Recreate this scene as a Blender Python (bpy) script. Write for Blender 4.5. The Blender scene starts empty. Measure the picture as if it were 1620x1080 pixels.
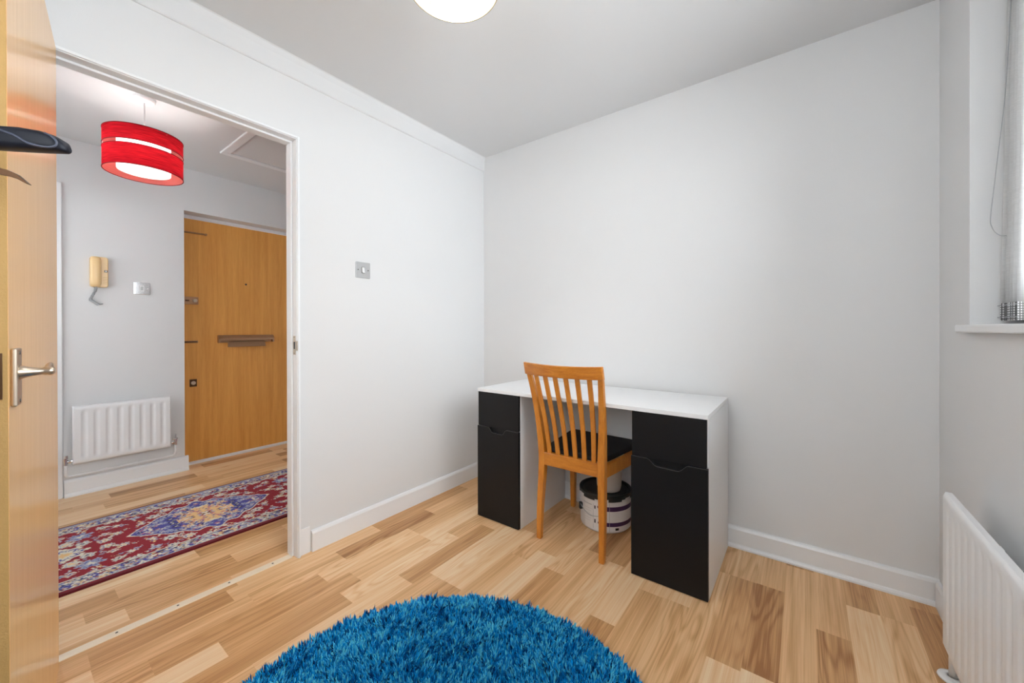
import bpy, bmesh, math, random
import numpy as np
from mathutils import Vector, Matrix

S = bpy.context.scene
COL = S.collection
rad = math.radians
PI = math.pi

# ------------------------------------------------------------------ camera
F_PX, PCY, CAM_H = 615.0, 521.0, 1.087
YAW, PITCH, ROLL = rad(36.88), rad(-0.135), rad(-0.13)
cam_data = bpy.data.cameras.new('camera')
cam = bpy.data.objects.new('camera', cam_data)
COL.objects.link(cam)
cam_data.sensor_width = 36
cam_data.sensor_fit = 'HORIZONTAL'
cam_data.lens = F_PX * 36 / 1620
cam_data.shift_y = (PCY - 540) / 1620
cam_data.clip_start = 0.02
_f = Vector((-math.sin(YAW) * math.cos(PITCH), math.cos(YAW) * math.cos(PITCH), math.sin(PITCH)))
_r = Vector((math.cos(YAW), math.sin(YAW), 0))
_u = _r.cross(_f)
_r2 = _r * math.cos(ROLL) + _u * math.sin(ROLL)
_u2 = -_r * math.sin(ROLL) + _u * math.cos(ROLL)
_m = Matrix((_r2, _u2, -_f)).transposed().to_4x4()
_m.translation = (0, 0, CAM_H)
cam.matrix_world = _m
S.camera = cam

# ------------------------------------------------------------------ light and exposure
S.view_settings.view_transform = 'Standard'
S.view_settings.look = 'None'
S.view_settings.exposure = 0.02
S.view_settings.gamma = 1.0
S.view_settings.use_curve_mapping = False

world = bpy.data.worlds.new('daylight')
S.world = world
world.use_nodes = True
wb = world.node_tree.nodes['Background']
wb.inputs[0].default_value = (0.94, 0.97, 1.0, 1)
wb.inputs[1].default_value = 7.0

# room limits
XL, XR, YB, YF, ZC = -1.93, 0.425, 2.22, -0.75, 2.37
XH, ZH = -3.825, 2.33
HY0, HY1 = -1.0, 2.35


def area(name, loc, rot, sx, sy, power, color=(1, 1, 1), portal=False):
    d = bpy.data.lights.new(name, 'AREA')
    d.shape = 'RECTANGLE'; d.size = sx; d.size_y = sy; d.energy = power; d.color = color
    if portal:
        d.cycles.is_portal = True
    o = bpy.data.objects.new(name, d); COL.objects.link(o)
    o.location = loc; o.rotation_euler = rot
    return o


def point(name, loc, power, color, radius):
    d = bpy.data.lights.new(name, 'POINT')
    d.energy = power; d.color = color; d.shadow_soft_size = radius
    o = bpy.data.objects.new(name, d); COL.objects.link(o)
    o.location = loc
    return o


WIN_Y0, WIN_Y1, WIN_Z0, WIN_Z1 = -0.35, 1.876, 1.096, 2.135
# daylight coming through the window on the right
area('window_daylight', (0.67, (WIN_Y0 + WIN_Y1) / 2, (WIN_Z0 + WIN_Z1) / 2), (0, rad(90), 0), 1.0, 2.15, 13, (0.96, 0.98, 1.0))
LAMP_W = (-0.80, 0.79)
LAMP_R = (-2.84, 0.49)
point('ceiling_lamp_bulb_light', (LAMP_W[0], LAMP_W[1], 2.17), 24, (1.0, 0.97, 0.93), 0.04)
# added fill lights in invented openings behind the camera and at the hall's near end
FW = (-0.80, 0.41, 1.15, 2.26)
area('added_rear_fill_light', ((FW[0] + FW[1]) / 2, YF - .16, (FW[2] + FW[3]) / 2), (rad(-90), 0, 0), FW[1] - FW[0], FW[3] - FW[2], 112, (0.93, 0.965, 1.0))
HW = (-3.55, -2.35, 0.9, 2.05)
area('added_hall_fill_light', ((HW[0] + HW[1]) / 2, HY0 - .16, (HW[2] + HW[3]) / 2), (rad(-90), 0, 0), HW[1] - HW[0], HW[3] - HW[2], 240, (0.96, 0.98, 1.0))  # hall fill, added behind an invented opening in the unseen end wall
point('hall_lamp_bulb_light', (LAMP_R[0], LAMP_R[1], 2.03), 8.5, (1.0, 0.96, 0.93), 0.035)


# ------------------------------------------------------------------ materials
def new_mat(name):
    m = bpy.data.materials.new(name); m.use_nodes = True
    nt = m.node_tree
    return m, nt, nt.nodes['Principled BSDF']


def srgb(r, g, b):
    def c(v):
        v /= 255.0
        return v / 12.92 if v <= 0.04045 else ((v + 0.055) / 1.055) ** 2.4
    return (c(r), c(g), c(b), 1)


def plain(name, col, rough=0.5, metal=0.0, bump=0.0, bscale=200, var=0.0, spec=0.5, coat=0.0):
    m, nt, b = new_mat(name)
    b.inputs['Base Color'].default_value = col
    b.inputs['Roughness'].default_value = rough
    b.inputs['Metallic'].default_value = metal
    b.inputs['Specular IOR Level'].default_value = spec
    b.inputs['Coat Weight'].default_value = coat
    tc = nt.nodes.new('ShaderNodeTexCoord')
    n = nt.nodes.new('ShaderNodeTexNoise')
    n.inputs['Scale'].default_value = bscale; n.inputs['Detail'].default_value = 4
    nt.links.new(tc.outputs['Object'], n.inputs['Vector'])
    if bump:
        bp = nt.nodes.new('ShaderNodeBump'); bp.inputs['Strength'].default_value = bump
        bp.inputs['Distance'].default_value = 0.002
        nt.links.new(n.outputs['Fac'], bp.inputs['Height'])
        nt.links.new(bp.outputs['Normal'], b.inputs['Normal'])
    if var:
        mx = nt.nodes.new('ShaderNodeMix'); mx.data_type = 'RGBA'
        mx.inputs[6].default_value = col
        mx.inputs[7].default_value = (col[0] * (1 - var), col[1] * (1 - var), col[2] * (1 - var), 1)
        n2 = nt.nodes.new('ShaderNodeTexNoise'); n2.inputs['Scale'].default_value = 3
        nt.links.new(tc.outputs['Object'], n2.inputs['Vector'])
        nt.links.new(n2.outputs['Fac'], mx.inputs[0])
        nt.links.new(mx.outputs[2], b.inputs['Base Color'])
    return m


def ramp(nt, stops):
    r = nt.nodes.new('ShaderNodeValToRGB')
    e = r.color_ramp.elements
    e[0].position, e[0].color = stops[0]
    e[1].position, e[1].color = stops[-1]
    for p, c in stops[1:-1]:
        x = e.new(p); x.color = c
    return r


def math_node(nt, op, a=None, b=None):
    n = nt.nodes.new('ShaderNodeMath'); n.operation = op
    for i, v in enumerate((a, b)):
        if v is None: continue
        if isinstance(v, (int, float)): n.inputs[i].default_value = v
        else: nt.links.new(v, n.inputs[i])
    return n.outputs[0]


def wood(name, c1, c2, scale=(1, 1, 1), freq=9.0, rough=0.4, coat=0.0, bump=0.05, dist=2.5, fine=0.35, spec=0.5, coat_rough=0.1):
    """grain runs along object axis given the smallest scale"""
    m, nt, b = new_mat(name)
    tc = nt.nodes.new('ShaderNodeTexCoord')
    mp = nt.nodes.new('ShaderNodeMapping'); mp.inputs['Scale'].default_value = scale
    nt.links.new(tc.outputs['Object'], mp.inputs['Vector'])
    n1 = nt.nodes.new('ShaderNodeTexNoise'); n1.inputs['Scale'].default_value = freq
    n1.inputs['Detail'].default_value = 3; n1.inputs['Distortion'].default_value = dist * 0.3
    n2 = nt.nodes.new('ShaderNodeTexNoise'); n2.inputs['Scale'].default_value = freq * 9
    n2.inputs['Detail'].default_value = 6
    nt.links.new(mp.outputs[0], n1.inputs['Vector']); nt.links.new(mp.outputs[0], n2.inputs['Vector'])
    mixf = math_node(nt, 'ADD', math_node(nt, 'MULTIPLY', n1.outputs['Fac'], 1 - fine), math_node(nt, 'MULTIPLY', n2.outputs['Fac'], fine))
    r = ramp(nt, [(0.32, c2), (0.68, c1)])
    nt.links.new(mixf, r.inputs['Fac'])
    nt.links.new(r.outputs['Color'], b.inputs['Base Color'])
    b.inputs['Roughness'].default_value = rough
    b.inputs['Coat Weight'].default_value = coat
    b.inputs['Coat Roughness'].default_value = coat_rough
    b.inputs['Specular IOR Level'].default_value = spec
    bp = nt.nodes.new('ShaderNodeBump'); bp.inputs['Strength'].default_value = bump; bp.inputs['Distance'].default_value = 0.001
    nt.links.new(n2.outputs['Fac'], bp.inputs['Height']); nt.links.new(bp.outputs['Normal'], b.inputs['Normal'])
    return m


def floor_material():
    m, nt, b = new_mat('oak_laminate')
    at = nt.nodes.new('ShaderNodeAttribute'); at.attribute_name = 'plank'
    sep = nt.nodes.new('ShaderNodeSeparateColor'); nt.links.new(at.outputs['Color'], sep.inputs[0])
    tone, seed, kind = sep.outputs[0], sep.outputs[1], sep.outputs[2]
    tc = nt.nodes.new('ShaderNodeTexCoord')
    offs = nt.nodes.new('ShaderNodeCombineXYZ')
    nt.links.new(math_node(nt, 'MULTIPLY', seed, 37.0), offs.inputs[0])
    nt.links.new(math_node(nt, 'MULTIPLY', seed, 91.0), offs.inputs[1])
    nt.links.new(math_node(nt, 'MULTIPLY', seed, 53.0), offs.inputs[2])
    va = nt.nodes.new('ShaderNodeVectorMath'); va.operation = 'ADD'
    nt.links.new(tc.outputs['Object'], va.inputs[0]); nt.links.new(offs.outputs[0], va.inputs[1])
    # rings: low frequency noise stretched along the plank, cut into bands
    mp = nt.nodes.new('ShaderNodeMapping'); mp.inputs['Scale'].default_value = (9.0, 1.0, 1)
    nt.links.new(va.outputs[0], mp.inputs['Vector'])
    n1 = nt.nodes.new('ShaderNodeTexNoise'); n1.inputs['Scale'].default_value = 1.0
    n1.inputs['Detail'].default_value = 2.0; n1.inputs['Roughness'].default_value = 0.45
    nt.links.new(mp.outputs[0], n1.inputs['Vector'])
    rings = math_node(nt, 'SINE', math_node(nt, 'MULTIPLY', n1.outputs['Fac'], 95.0))
    rings = math_node(nt, 'ADD', math_node(nt, 'MULTIPLY', rings, 0.5), 0.5)
    rings = math_node(nt, 'POWER', rings, 2.2)
    # fine streaks
    mp2 = nt.nodes.new('ShaderNodeMapping'); mp2.inputs['Scale'].default_value = (260.0, 3.6, 1)
    nt.links.new(va.outputs[0], mp2.inputs['Vector'])
    n2 = nt.nodes.new('ShaderNodeTexNoise'); n2.inputs['Scale'].default_value = 1.0; n2.inputs['Detail'].default_value = 5
    nt.links.new(mp2.outputs[0], n2.inputs['Vector'])
    mp3 = nt.nodes.new('ShaderNodeMapping'); mp3.inputs['Scale'].default_value = (42.0, 1.1, 1)
    nt.links.new(va.outputs[0], mp3.inputs['Vector'])
    n3 = nt.nodes.new('ShaderNodeTexNoise'); n3.inputs['Scale'].default_value = 1.0; n3.inputs['Detail'].default_value = 3
    nt.links.new(mp3.outputs[0], n3.inputs['Vector'])
    v = math_node(nt, 'ADD', tone, math_node(nt, 'MULTIPLY', math_node(nt, 'SUBTRACT', n3.outputs['Fac'], 0.5), 0.72))
    v = math_node(nt, 'ADD', v, math_node(nt, 'MULTIPLY', math_node(nt, 'SUBTRACT', n2.outputs['Fac'], 0.5), 0.62))
    v = math_node(nt, 'SUBTRACT', v, math_node(nt, 'MULTIPLY', math_node(nt, 'MULTIPLY', rings, kind), 0.26))
    r = ramp(nt, [(0.0, srgb(164, 113, 68)), (0.3, srgb(208, 159, 109)), (0.6, srgb(236, 192, 143)), (1.0, srgb(250, 223, 186))])
    nt.links.new(v, r.inputs['Fac'])
    nt.links.new(r.outputs['Color'], b.inputs['Base Color'])
    b.inputs['Roughness'].default_value = 0.38
    b.inputs['Specular IOR Level'].default_value = 0.35
    bp = nt.nodes.new('ShaderNodeBump'); bp.inputs['Strength'].default_value = 0.06; bp.inputs['Distance'].default_value = 0.001
    nt.links.new(n2.outputs['Fac'], bp.inputs['Height']); nt.links.new(bp.outputs['Normal'], b.inputs['Normal'])
    return m


def vcol_material(name, attr, rough=0.9, sheen=0.0, bump=0.0, bscale=400, gain=None):
    m, nt, b = new_mat(name)
    at = nt.nodes.new('ShaderNodeAttribute'); at.attribute_name = attr
    nt.links.new(at.outputs['Color'], b.inputs['Base Color'])
    b.inputs['Roughness'].default_value = rough
    b.inputs['Specular IOR Level'].default_value = 0.2
    b.inputs['Sheen Weight'].default_value = sheen
    if bump:
        tc = nt.nodes.new('ShaderNodeTexCoord'); n = nt.nodes.new('ShaderNodeTexNoise')
        n.inputs['Scale'].default_value = bscale
        nt.links.new(tc.outputs['Object'], n.inputs['Vector'])
        bp = nt.nodes.new('ShaderNodeBump'); bp.inputs['Strength'].default_value = bump; bp.inputs['Distance'].default_value = 0.002
        nt.links.new(n.outputs['Fac'], bp.inputs['Height']); nt.links.new(bp.outputs['Normal'], b.inputs['Normal'])
    return m


def fabric_shade(name, col, trans_col, trans=0.5, emit=0.0, streak=True):
    m, nt, b = new_mat(name)
    out = nt.nodes['Material Output']
    tc = nt.nodes.new('ShaderNodeTexCoord')
    mp = nt.nodes.new('ShaderNodeMapping'); mp.inputs['Scale'].default_value = (14, 14, 420)
    nt.links.new(tc.outputs['Object'], mp.inputs['Vector'])
    n = nt.nodes.new('ShaderNodeTexNoise'); n.inputs['Scale'].default_value = 1; n.inputs['Detail'].default_value = 3
    nt.links.new(mp.outputs[0], n.inputs['Vector'])
    k = 0.55 if streak else 0.93
    r = ramp(nt, [(0.35, (col[0] * k, col[1] * k, col[2] * k, 1)), (0.65, col)])
    nt.links.new(n.outputs['Fac'], r.inputs['Fac'])
    nt.links.new(r.outputs['Color'], b.inputs['Base Color'])
    b.inputs['Roughness'].default_value = 0.9
    b.inputs['Specular IOR Level'].default_value = 0.1
    t = nt.nodes.new('ShaderNodeBsdfTranslucent')
    r2 = ramp(nt, [(0.35, (trans_col[0] * k, trans_col[1] * k, trans_col[2] * k, 1)), (0.65, trans_col)])
    nt.links.new(n.outputs['Fac'], r2.inputs['Fac']); nt.links.new(r2.outputs['Color'], t.inputs['Color'])
    mx = nt.nodes.new('ShaderNodeMixShader'); mx.inputs[0].default_value = trans
    nt.links.new(b.outputs[0], mx.inputs[1]); nt.links.new(t.outputs[0], mx.inputs[2])
    nt.links.new(mx.outputs[0], out.inputs['Surface'])
    if emit:
        b.inputs['Emission Color'].default_value = col; b.inputs['Emission Strength'].default_value = emit
    return m


M = {}
M['wall'] = plain('wall_paint', (0.755, 0.758, 0.764, 1), 0.75, bump=0.08, bscale=180, spec=0.25, var=0.015)
M['ceiling'] = plain('ceiling_paint', (0.73, 0.733, 0.74, 1), 0.9, bump=0.05, bscale=120, spec=0.1)
M['gloss'] = plain('white_gloss_paint', (0.84, 0.85, 0.865, 1), 0.3, spec=0.45, bump=0.03, bscale=60)
M['floor'] = floor_material()
M['door'] = wood('beech_veneer', srgb(255, 206, 140), srgb(242, 190, 122), (16, 16, 0.7), 3.0, rough=0.34, coat=0.45, spec=0.5, coat_rough=0.16, bump=0.01)
M['door_core'] = plain('door_edge_chipboard', srgb(198, 158, 96), 0.7, bump=0.6, bscale=260, var=0.3)
M['entrance'] = wood('entrance_oak_veneer', srgb(240, 176, 94), srgb(218, 150, 72), (13, 13, 0.5), 2.6, rough=0.42, spec=0.35, bump=0.01, fine=0.4)
M['chair'] = wood('orange_beech', srgb(216, 142, 52), srgb(188, 112, 34), (9, 9, 2), 4, rough=0.35, coat=0.3, spec=0.5)
M['chair_x'] = wood('orange_beech_crosswise', srgb(216, 142, 52), srgb(178, 100, 30), (1.6, 9, 12), 5, rough=0.35, coat=0.3, spec=0.5)
M['desk_white'] = plain('white_melamine', (0.83, 0.835, 0.845, 1), 0.4, spec=0.4, bump=0.01)
M['desk_black'] = plain('black_ash_laminate', (0.007, 0.007, 0.008, 1), 0.45, spec=0.25, bump=0.12, bscale=90)
M['seat'] = plain('black_seat_fabric', (0.010, 0.011, 0.014, 1), 0.75, bump=0.3, bscale=500)
M['chrome'] = plain('chrome', (0.75, 0.76, 0.78, 1), 0.12, metal=1, bump=0.01)
M['satin'] = plain('satin_nickel', srgb(205, 190, 172), 0.32, metal=1, bump=0.02)
M['brass'] = plain('bronze_brown_metal', srgb(176, 138, 106), 0.38, metal=0.75, bump=0.05, bscale=120)
M['bronze'] = plain('dark_bronze', srgb(96, 68, 46), 0.35, metal=0.7, bump=0.05)
M['plastic_white'] = plain('white_plastic', (0.82, 0.82, 0.82, 1), 0.35, bump=0.01)
M['switch_steel'] = plain('brushed_steel_plate', (0.50, 0.505, 0.51, 1), 0.42, metal=0.6, bump=0.03)
M['cream_plastic'] = plain('cream_plastic', srgb(240, 206, 152), 0.28, spec=0.5, bump=0.01)
M['grey_cord'] = plain('grey_cord', (0.42, 0.43, 0.45, 1), 0.5, bump=0.05)
M['radiator'] = plain('radiator_enamel', (0.84, 0.845, 0.855, 1), 0.32, spec=0.4, bump=0.02, bscale=60)
M['dark_plastic'] = plain('dark_blue_black_plastic', (0.006, 0.008, 0.016, 1), 0.45, spec=0.28, bump=0.02)
M['dark_rim'] = plain('grey_edge_plastic', (0.055, 0.065, 0.10, 1), 0.4, spec=0.5, bump=0.02)
M['lid'] = plain('dark_slate_plastic', (0.016, 0.020, 0.022, 1), 0.45, bump=0.05, spec=0.4)
M['tub'] = plain('off_white_tub_plastic', (0.70, 0.68, 0.67, 1), 0.4, bump=0.03)
M['pot'] = plain('milky_plastic', (0.66, 0.63, 0.60, 1), 0.4, bump=0.02)
M['purple'] = plain('purple_print', (0.055, 0.015, 0.085, 1), 0.45, bump=0.01)
M['ink'] = plain('black_print', (0.015, 0.015, 0.02, 1), 0.5, bump=0.01)
M['label'] = plain('label_paper', (0.78, 0.76, 0.76, 1), 0.5, bump=0.01)
M['binding'] = plain('dark_red_binding', srgb(98, 8, 24), 0.95, bump=0.5, bscale=600)
M['threshold'] = plain('pale_metal_threshold', srgb(248, 232, 208), 0.3, metal=0.0, bump=0.02)
M['screw'] = plain('screw_grey', (0.12, 0.11, 0.10, 1), 0.4, metal=0.8, bump=0.02)
M['upvc'] = plain('white_upvc', (0.85, 0.86, 0.87, 1), 0.3, bump=0.01)
M['gold_rim'] = plain('pale_gold_rim', srgb(150, 135, 100), 0.5, metal=0.2, bump=0.02)
M['red_shade'] = fabric_shade('red_thread_fabric', (0.60, 0.008, 0.026, 1), (0.95, 0.05, 0.08, 1), 0.5)
M['glow_lining'] = fabric_shade('lining_with_lamp_glow', (0.85, 0.30, 0.26, 1), (0.95, 0.5, 0.46, 1), 0.6, streak=False)  # white lining; the pinkish lamp glow on it is put into its colour
M['diffuser'] = fabric_shade('white_diffuser', (0.9, 0.9, 0.88, 1), (0.95, 0.93, 0.9, 1), 0.6, streak=False)
M['cream_shade'] = fabric_shade('cream_fabric_shade', (0.86, 0.82, 0.70, 1), (0.9, 0.86, 0.74, 1), 0.45, streak=False)
M['slat'] = fabric_shade('white_blind_fabric', (0.90, 0.90, 0.90, 1), (0.92, 0.92, 0.92, 1), 0.55, streak=False)
M['runner'] = vcol_material('patterned_wool', 'pattern', 0.95, 0.1, bump=0.5, bscale=900)
M['weight_mesh'] = plain('grey_blind_weights', (0.38, 0.38, 0.38, 1), 0.5, bump=0.3, bscale=200)
m, nt, b = new_mat('lit_bulb')
b.inputs['Emission Color'].default_value = (1, 0.95, 0.85, 1); b.inputs['Emission Strength'].default_value = 6
M['bulb'] = m
M['grey_band'] = plain('grey_edge_band', (.16, .16, .165, 1), .5, bump=.01)
M['red_rim'] = plain('dark_red_rim', srgb(130, 8, 22), .8, bump=.05)


def glass_mat():
    m, nt, b = new_mat('window_glass')
    out = nt.nodes['Material Output']
    t = nt.nodes.new('ShaderNodeBsdfTransparent'); t.inputs[0].default_value = (0.97, 0.98, 0.98, 1)
    g = nt.nodes.new('ShaderNodeBsdfGlossy'); g.inputs['Roughness'].default_value = 0.02
    fr = nt.nodes.new('ShaderNodeFresnel'); fr.inputs[0].default_value = 1.45
    mx = nt.nodes.new('ShaderNodeMixShader')
    nt.links.new(fr.outputs[0], mx.inputs[0]); nt.links.new(t.outputs[0], mx.inputs[1]); nt.links.new(g.outputs[0], mx.inputs[2])
    nt.links.new(mx.outputs[0], out.inputs['Surface'])
    return m


M['glass'] = glass_mat()


def shag_material():
    m, nt, b = new_mat('blue_shag_yarn')
    at = nt.nodes.new('ShaderNodeAttribute'); at.attribute_name = 'tone'
    r = ramp(nt, [(0.0, srgb(0, 34, 84)), (0.3, srgb(0, 104, 186)), (0.6, srgb(0, 168, 244)), (1.0, srgb(112, 232, 255))])
    nt.links.new(at.outputs['Fac'], r.inputs['Fac'])
    nt.links.new(r.outputs['Color'], b.inputs['Base Color'])
    b.inputs['Roughness'].default_value = 0.5
    b.inputs['Specular IOR Level'].default_value = 0.22
    b.inputs['Sheen Weight'].default_value = 0.0
    b.inputs['Specular Tint'].default_value = (0.4, 0.8, 1.0, 1)
    return m


M['shag'] = shag_material()


# ------------------------------------------------------------------ mesh helpers
def mesh_obj(name, bm, mat, parent=None, smooth=False, bevel=0.0, seg=2):
    me = bpy.data.meshes.new(name); bmesh.ops.recalc_face_normals(bm, faces=bm.faces[:])
    bm.to_mesh(me); bm.free()
    if mat is not None: me.materials.append(mat)
    if smooth:
        me.polygons.foreach_set('use_smooth', [True] * len(me.polygons))
    o = bpy.data.objects.new(name, me); COL.objects.link(o)
    if parent: o.parent = parent
    if bevel:
        md = o.modifiers.new('bevel', 'BEVEL'); md.width = bevel; md.segments = seg; md.limit_method = 'ANGLE'
        md.angle_limit = rad(40)
    return o


def box(bm, x0, x1, y0, y1, z0, z1, mtx=None):
    vs = [bm.verts.new(v) for v in ((x0, y0, z0), (x1, y0, z0), (x1, y1, z0), (x0, y1, z0), (x0, y0, z1), (x1, y0, z1), (x1, y1, z1), (x0, y1, z1))]
    for f in ((0, 3, 2, 1), (4, 5, 6, 7), (0, 1, 5, 4), (1, 2, 6, 5), (2, 3, 7, 6), (3, 0, 4, 7)):
        bm.faces.new([vs[i] for i in f])
    if mtx is not None:
        for v in vs: v.co = mtx @ v.co
    return vs


def prism(bm, pts, d0, d1, axes='xz', mtx=None):
    """pts in plane axes, extruded on the third axis d0..d1"""
    def mk(p, d):
        if axes == 'xz': return (p[0], d, p[1])
        if axes == 'yz': return (d, p[0], p[1])
        return (p[0], p[1], d)
    a = [bm.verts.new(mk(p, d0)) for p in pts]; b2 = [bm.verts.new(mk(p, d1)) for p in pts]
    n = len(pts)
    bm.faces.new(a); bm.faces.new(b2[::-1])
    for i in range(n): bm.faces.new((a[i], b2[i], b2[(i + 1) % n], a[(i + 1) % n]))
    if mtx is not None:
        for v in a + b2: v.co = mtx @ v.co


def lathe(bm, prof, n=32, center=(0, 0, 0), mtx=None, closed=False, cap0=False, cap1=False):
    rings = []
    for r, z in prof:
        rings.append([bm.verts.new((center[0] + r * math.cos(2 * PI * i / n), center[1] + r * math.sin(2 * PI * i / n), center[2] + z)) for i in range(n)])
    k = len(rings)
    for j in range(k if closed else k - 1):
        a, b2 = rings[j], rings[(j + 1) % k]
        for i in range(n): bm.faces.new((a[i], a[(i + 1) % n], b2[(i + 1) % n], b2[i]))
    if cap0: bm.faces.new(rings[0][::-1])
    if cap1: bm.faces.new(rings[-1])
    if mtx is not None:
        for R_ in rings:
            for v in R_: v.co = mtx @ v.co


def tube(bm, pts, r, n=10, caps=True, closed=False):
    pts = [Vector(p) for p in pts]
    rs = r if isinstance(r, (list, tuple)) else [r] * len(pts)
    rings = []
    up = None
    N = len(pts)
    for i, p in enumerate(pts):
        if closed: d = (pts[(i + 1) % N] - pts[i - 1]).normalized()
        else: d = (pts[min(i + 1, N - 1)] - pts[max(i - 1, 0)]).normalized()
        if up is None:
            up = Vector((0, 0, 1)) if abs(d.z) < 0.9 else Vector((1, 0, 0))
        s = d.cross(up).normalized(); up = s.cross(d).normalized()
        rings.append([bm.verts.new(p + (s * math.cos(2 * PI * k / n) + up * math.sin(2 * PI * k / n)) * rs[i]) for k in range(n)])
    for i in range(N if closed else N - 1):
        a, b2 = rings[i], rings[(i + 1) % N]
        for k in range(n): bm.faces.new((a[k], a[(k + 1) % n], b2[(k + 1) % n], b2[k]))
    if caps and not closed:
        bm.faces.new(rings[0][::-1]); bm.faces.new(rings[-1])


def smooth_path(pts, per=8):
    pts = [Vector(p) for p in pts]; out = []
    P = [pts[0]] + pts + [pts[-1]]
    for i in range(1, len(P) - 2):
        for k in range(per):
            t = k / per
            a, b2, c, d = P[i - 1], P[i], P[i + 1], P[i + 2]
            out.append(0.5 * ((2 * b2) + (-a + c) * t + (2 * a - 5 * b2 + 4 * c - d) * t * t + (-a + 3 * b2 - 3 * c + d) * t ** 3))
    out.append(pts[-1]); return out


def struct(o):
    o['kind'] = 'structure'; return o


def tag(o, label, cat, group=None):
    o['label'] = label; o['category'] = cat
    if group: o['group'] = group
    return o


def empty(name, loc, label=None, cat=None, group=None, rz=0.0):
    o = bpy.data.objects.new(name, None); COL.objects.link(o); o.location = loc; o.rotation_euler = (0, 0, rz)
    o.empty_display_size = 0.05
    if label: tag(o, label, cat, group)
    return o


def bx(name, mat, parent, *b6, bevel=0.0, seg=2):
    bm = bmesh.new()
    if isinstance(b6[0], (list, tuple)):
        for q in b6: box(bm, *q)
    else: box(bm, *b6)
    return mesh_obj(name, bm, mat, parent, bevel=bevel, seg=seg)


# ------------------------------------------------------------------ room shell
def build_floor():
    rnd = random.Random(11)
    x_edge, pitch = 0.035, 0.0978
    D, MD, ML, L = 0.24, 0.38, 0.56, 0.78
    # joints seen in the photograph: strip -> list of (y of joint, tone of piece below it), last is the tone above
    known = {
        -3: ([(1.50, ML), (2.008, ML)], MD), -2: ([(1.35, ML), (2.005, L)], D), -1: ([(1.20, L), (1.78, D)], ML),
        0: ([(1.12, MD), (2.18, ML)], D), 1: ([(0.9, ML), (1.432, L), (1.948, D)], ML), 2: ([(0.95, MD), (1.415, L), (1.945, MD)], ML),
        3: ([(1.18, MD), (1.945, ML)], ML), 4: ([(1.1, ML), (1.62, ML), (2.1, L)], D), 5: ([(1.0, MD), (1.615, MD)], ML),
        6: ([(0.9, ML), (1.356, D), (1.9, L)], MD), 7: ([(1.0, ML), (1.72, L)], MD), 8: ([(0.8, L), (1.75, ML)], D),
        9: ([(1.0, ML), (1.503, MD), (2.0, L)], D), 10: ([(0.8, L), (1.6, L)], ML), 11: ([(0.7, ML), (1.5, ML), (2.05, ML)], L),
        12: ([(0.62, ML), (1.163, MD), (1.72, L)], MD), 13: ([(0.55, L), (1.162, ML), (1.85, L)], ML), 14: ([(0.5, ML), (1.068, L), (1.62, MD)], ML),
        15: ([(0.25, ML), (0.851, D), (1.45, L)], ML), 16: ([(0.465, L), (0.95, MD), (1.345, ML)], L), 17: ([(0.3, ML), (0.858, MD), (1.35, L)], MD),
        18: ([(0.182, L), (0.62, ML), (0.995, ML), (1.55, D)], ML), 19: ([(0.184, MD), (0.575, D), (1.25, ML), (1.93, D)], ML),
        20: ([(0.62, MD), (1.4, ML)], MD)}
    hall = {22: ([(0.2, ML), (0.68, MD), (1.3, ML)], L), 23: ([(0.3, D), (0.95, ML)], L), 24: ([(0.588, L), (1.1, D)], ML)}
    bm = bmesh.new()
    lay = bm.loops.layers.float_color.new('plank')

    def quad(x0, x1, y0, y1, tone):
        vs = [bm.verts.new((x, y, 0)) for x, y in ((x0, y0), (x1, y0), (x1, y1), (x0, y1))]
        f = bm.faces.new(vs)
        c = (max(0.05, min(0.95, tone + rnd.uniform(-0.07, 0.07))), rnd.random(), rnd.choice([0.0, 0.1, 0.3, 0.8]), 1)
        for l in f.loops: l[lay] = c

    for i in range(-4, 43):
        x1 = x_edge - pitch * i; x0 = x1 - pitch
        js, top = known.get(i, hall.get(i, (None, None)))
        if js is None:
            y = -1.1 + rnd.uniform(0, 0.5); js = []
            while y < 2.3:
                js.append((y, rnd.choice([D, MD, ML, ML, L, L]))); y += rnd.uniform(0.42, 0.75)
            top = rnd.choice([MD, ML, L])
        y = -1.15
        first = js[0][0]
        k = first
        pre = []
        while k - 0.6 > y:
            k -= rnd.uniform(0.45, 0.62); pre.append(k)
        for k in sorted(pre):
            if k > y + .05: quad(x0, x1, y, k, rnd.choice([MD, ML, L])); y = k
        for yy, t in js:
            if yy > y: quad(x0, x1, y, yy, t); y = yy
        quad(x0, x1, y, 2.42, top)
    bmesh.ops.remove_doubles(bm, verts=bm.verts, dist=1e-6)
    me = bpy.data.meshes.new('floor'); bm.to_mesh(me); bm.free(); me.materials.append(M['floor'])
    o = bpy.data.objects.new('floor', me); COL.objects.link(o); struct(o)


build_floor()
struct(bx('slab', M['wall'], None, -4.2, 0.7, -1.2, 2.5, -0.12, -0.004)).name = 'floor_slab'

W, G = M['wall'], M['gloss']
DY0, DY1, DZ = 0.060, 0.876, 2.0     # rough opening of the room door
struct(bx('ceiling', M['ceiling'], None, XL - .03, XR + .2, YF - .1, YB + .1, ZC, ZC + .1))
struct(bx('ceiling_hall', M['ceiling'], None, -4.1, XL - .03, HY0 - .1, HY1 + .1, ZH, ZC + .1))
struct(bx('wall_left', W, None, (-2.0, XL, YF - .1, DY0, 0, ZC), (-2.0, XL, DY1, YB + .1, 0, ZC), (-2.0, XL, DY0, DY1, DZ, ZC)))
struct(bx('wall_back', W, None, XL, XR + .2, YB, YB + .1, 0, ZC))


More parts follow.
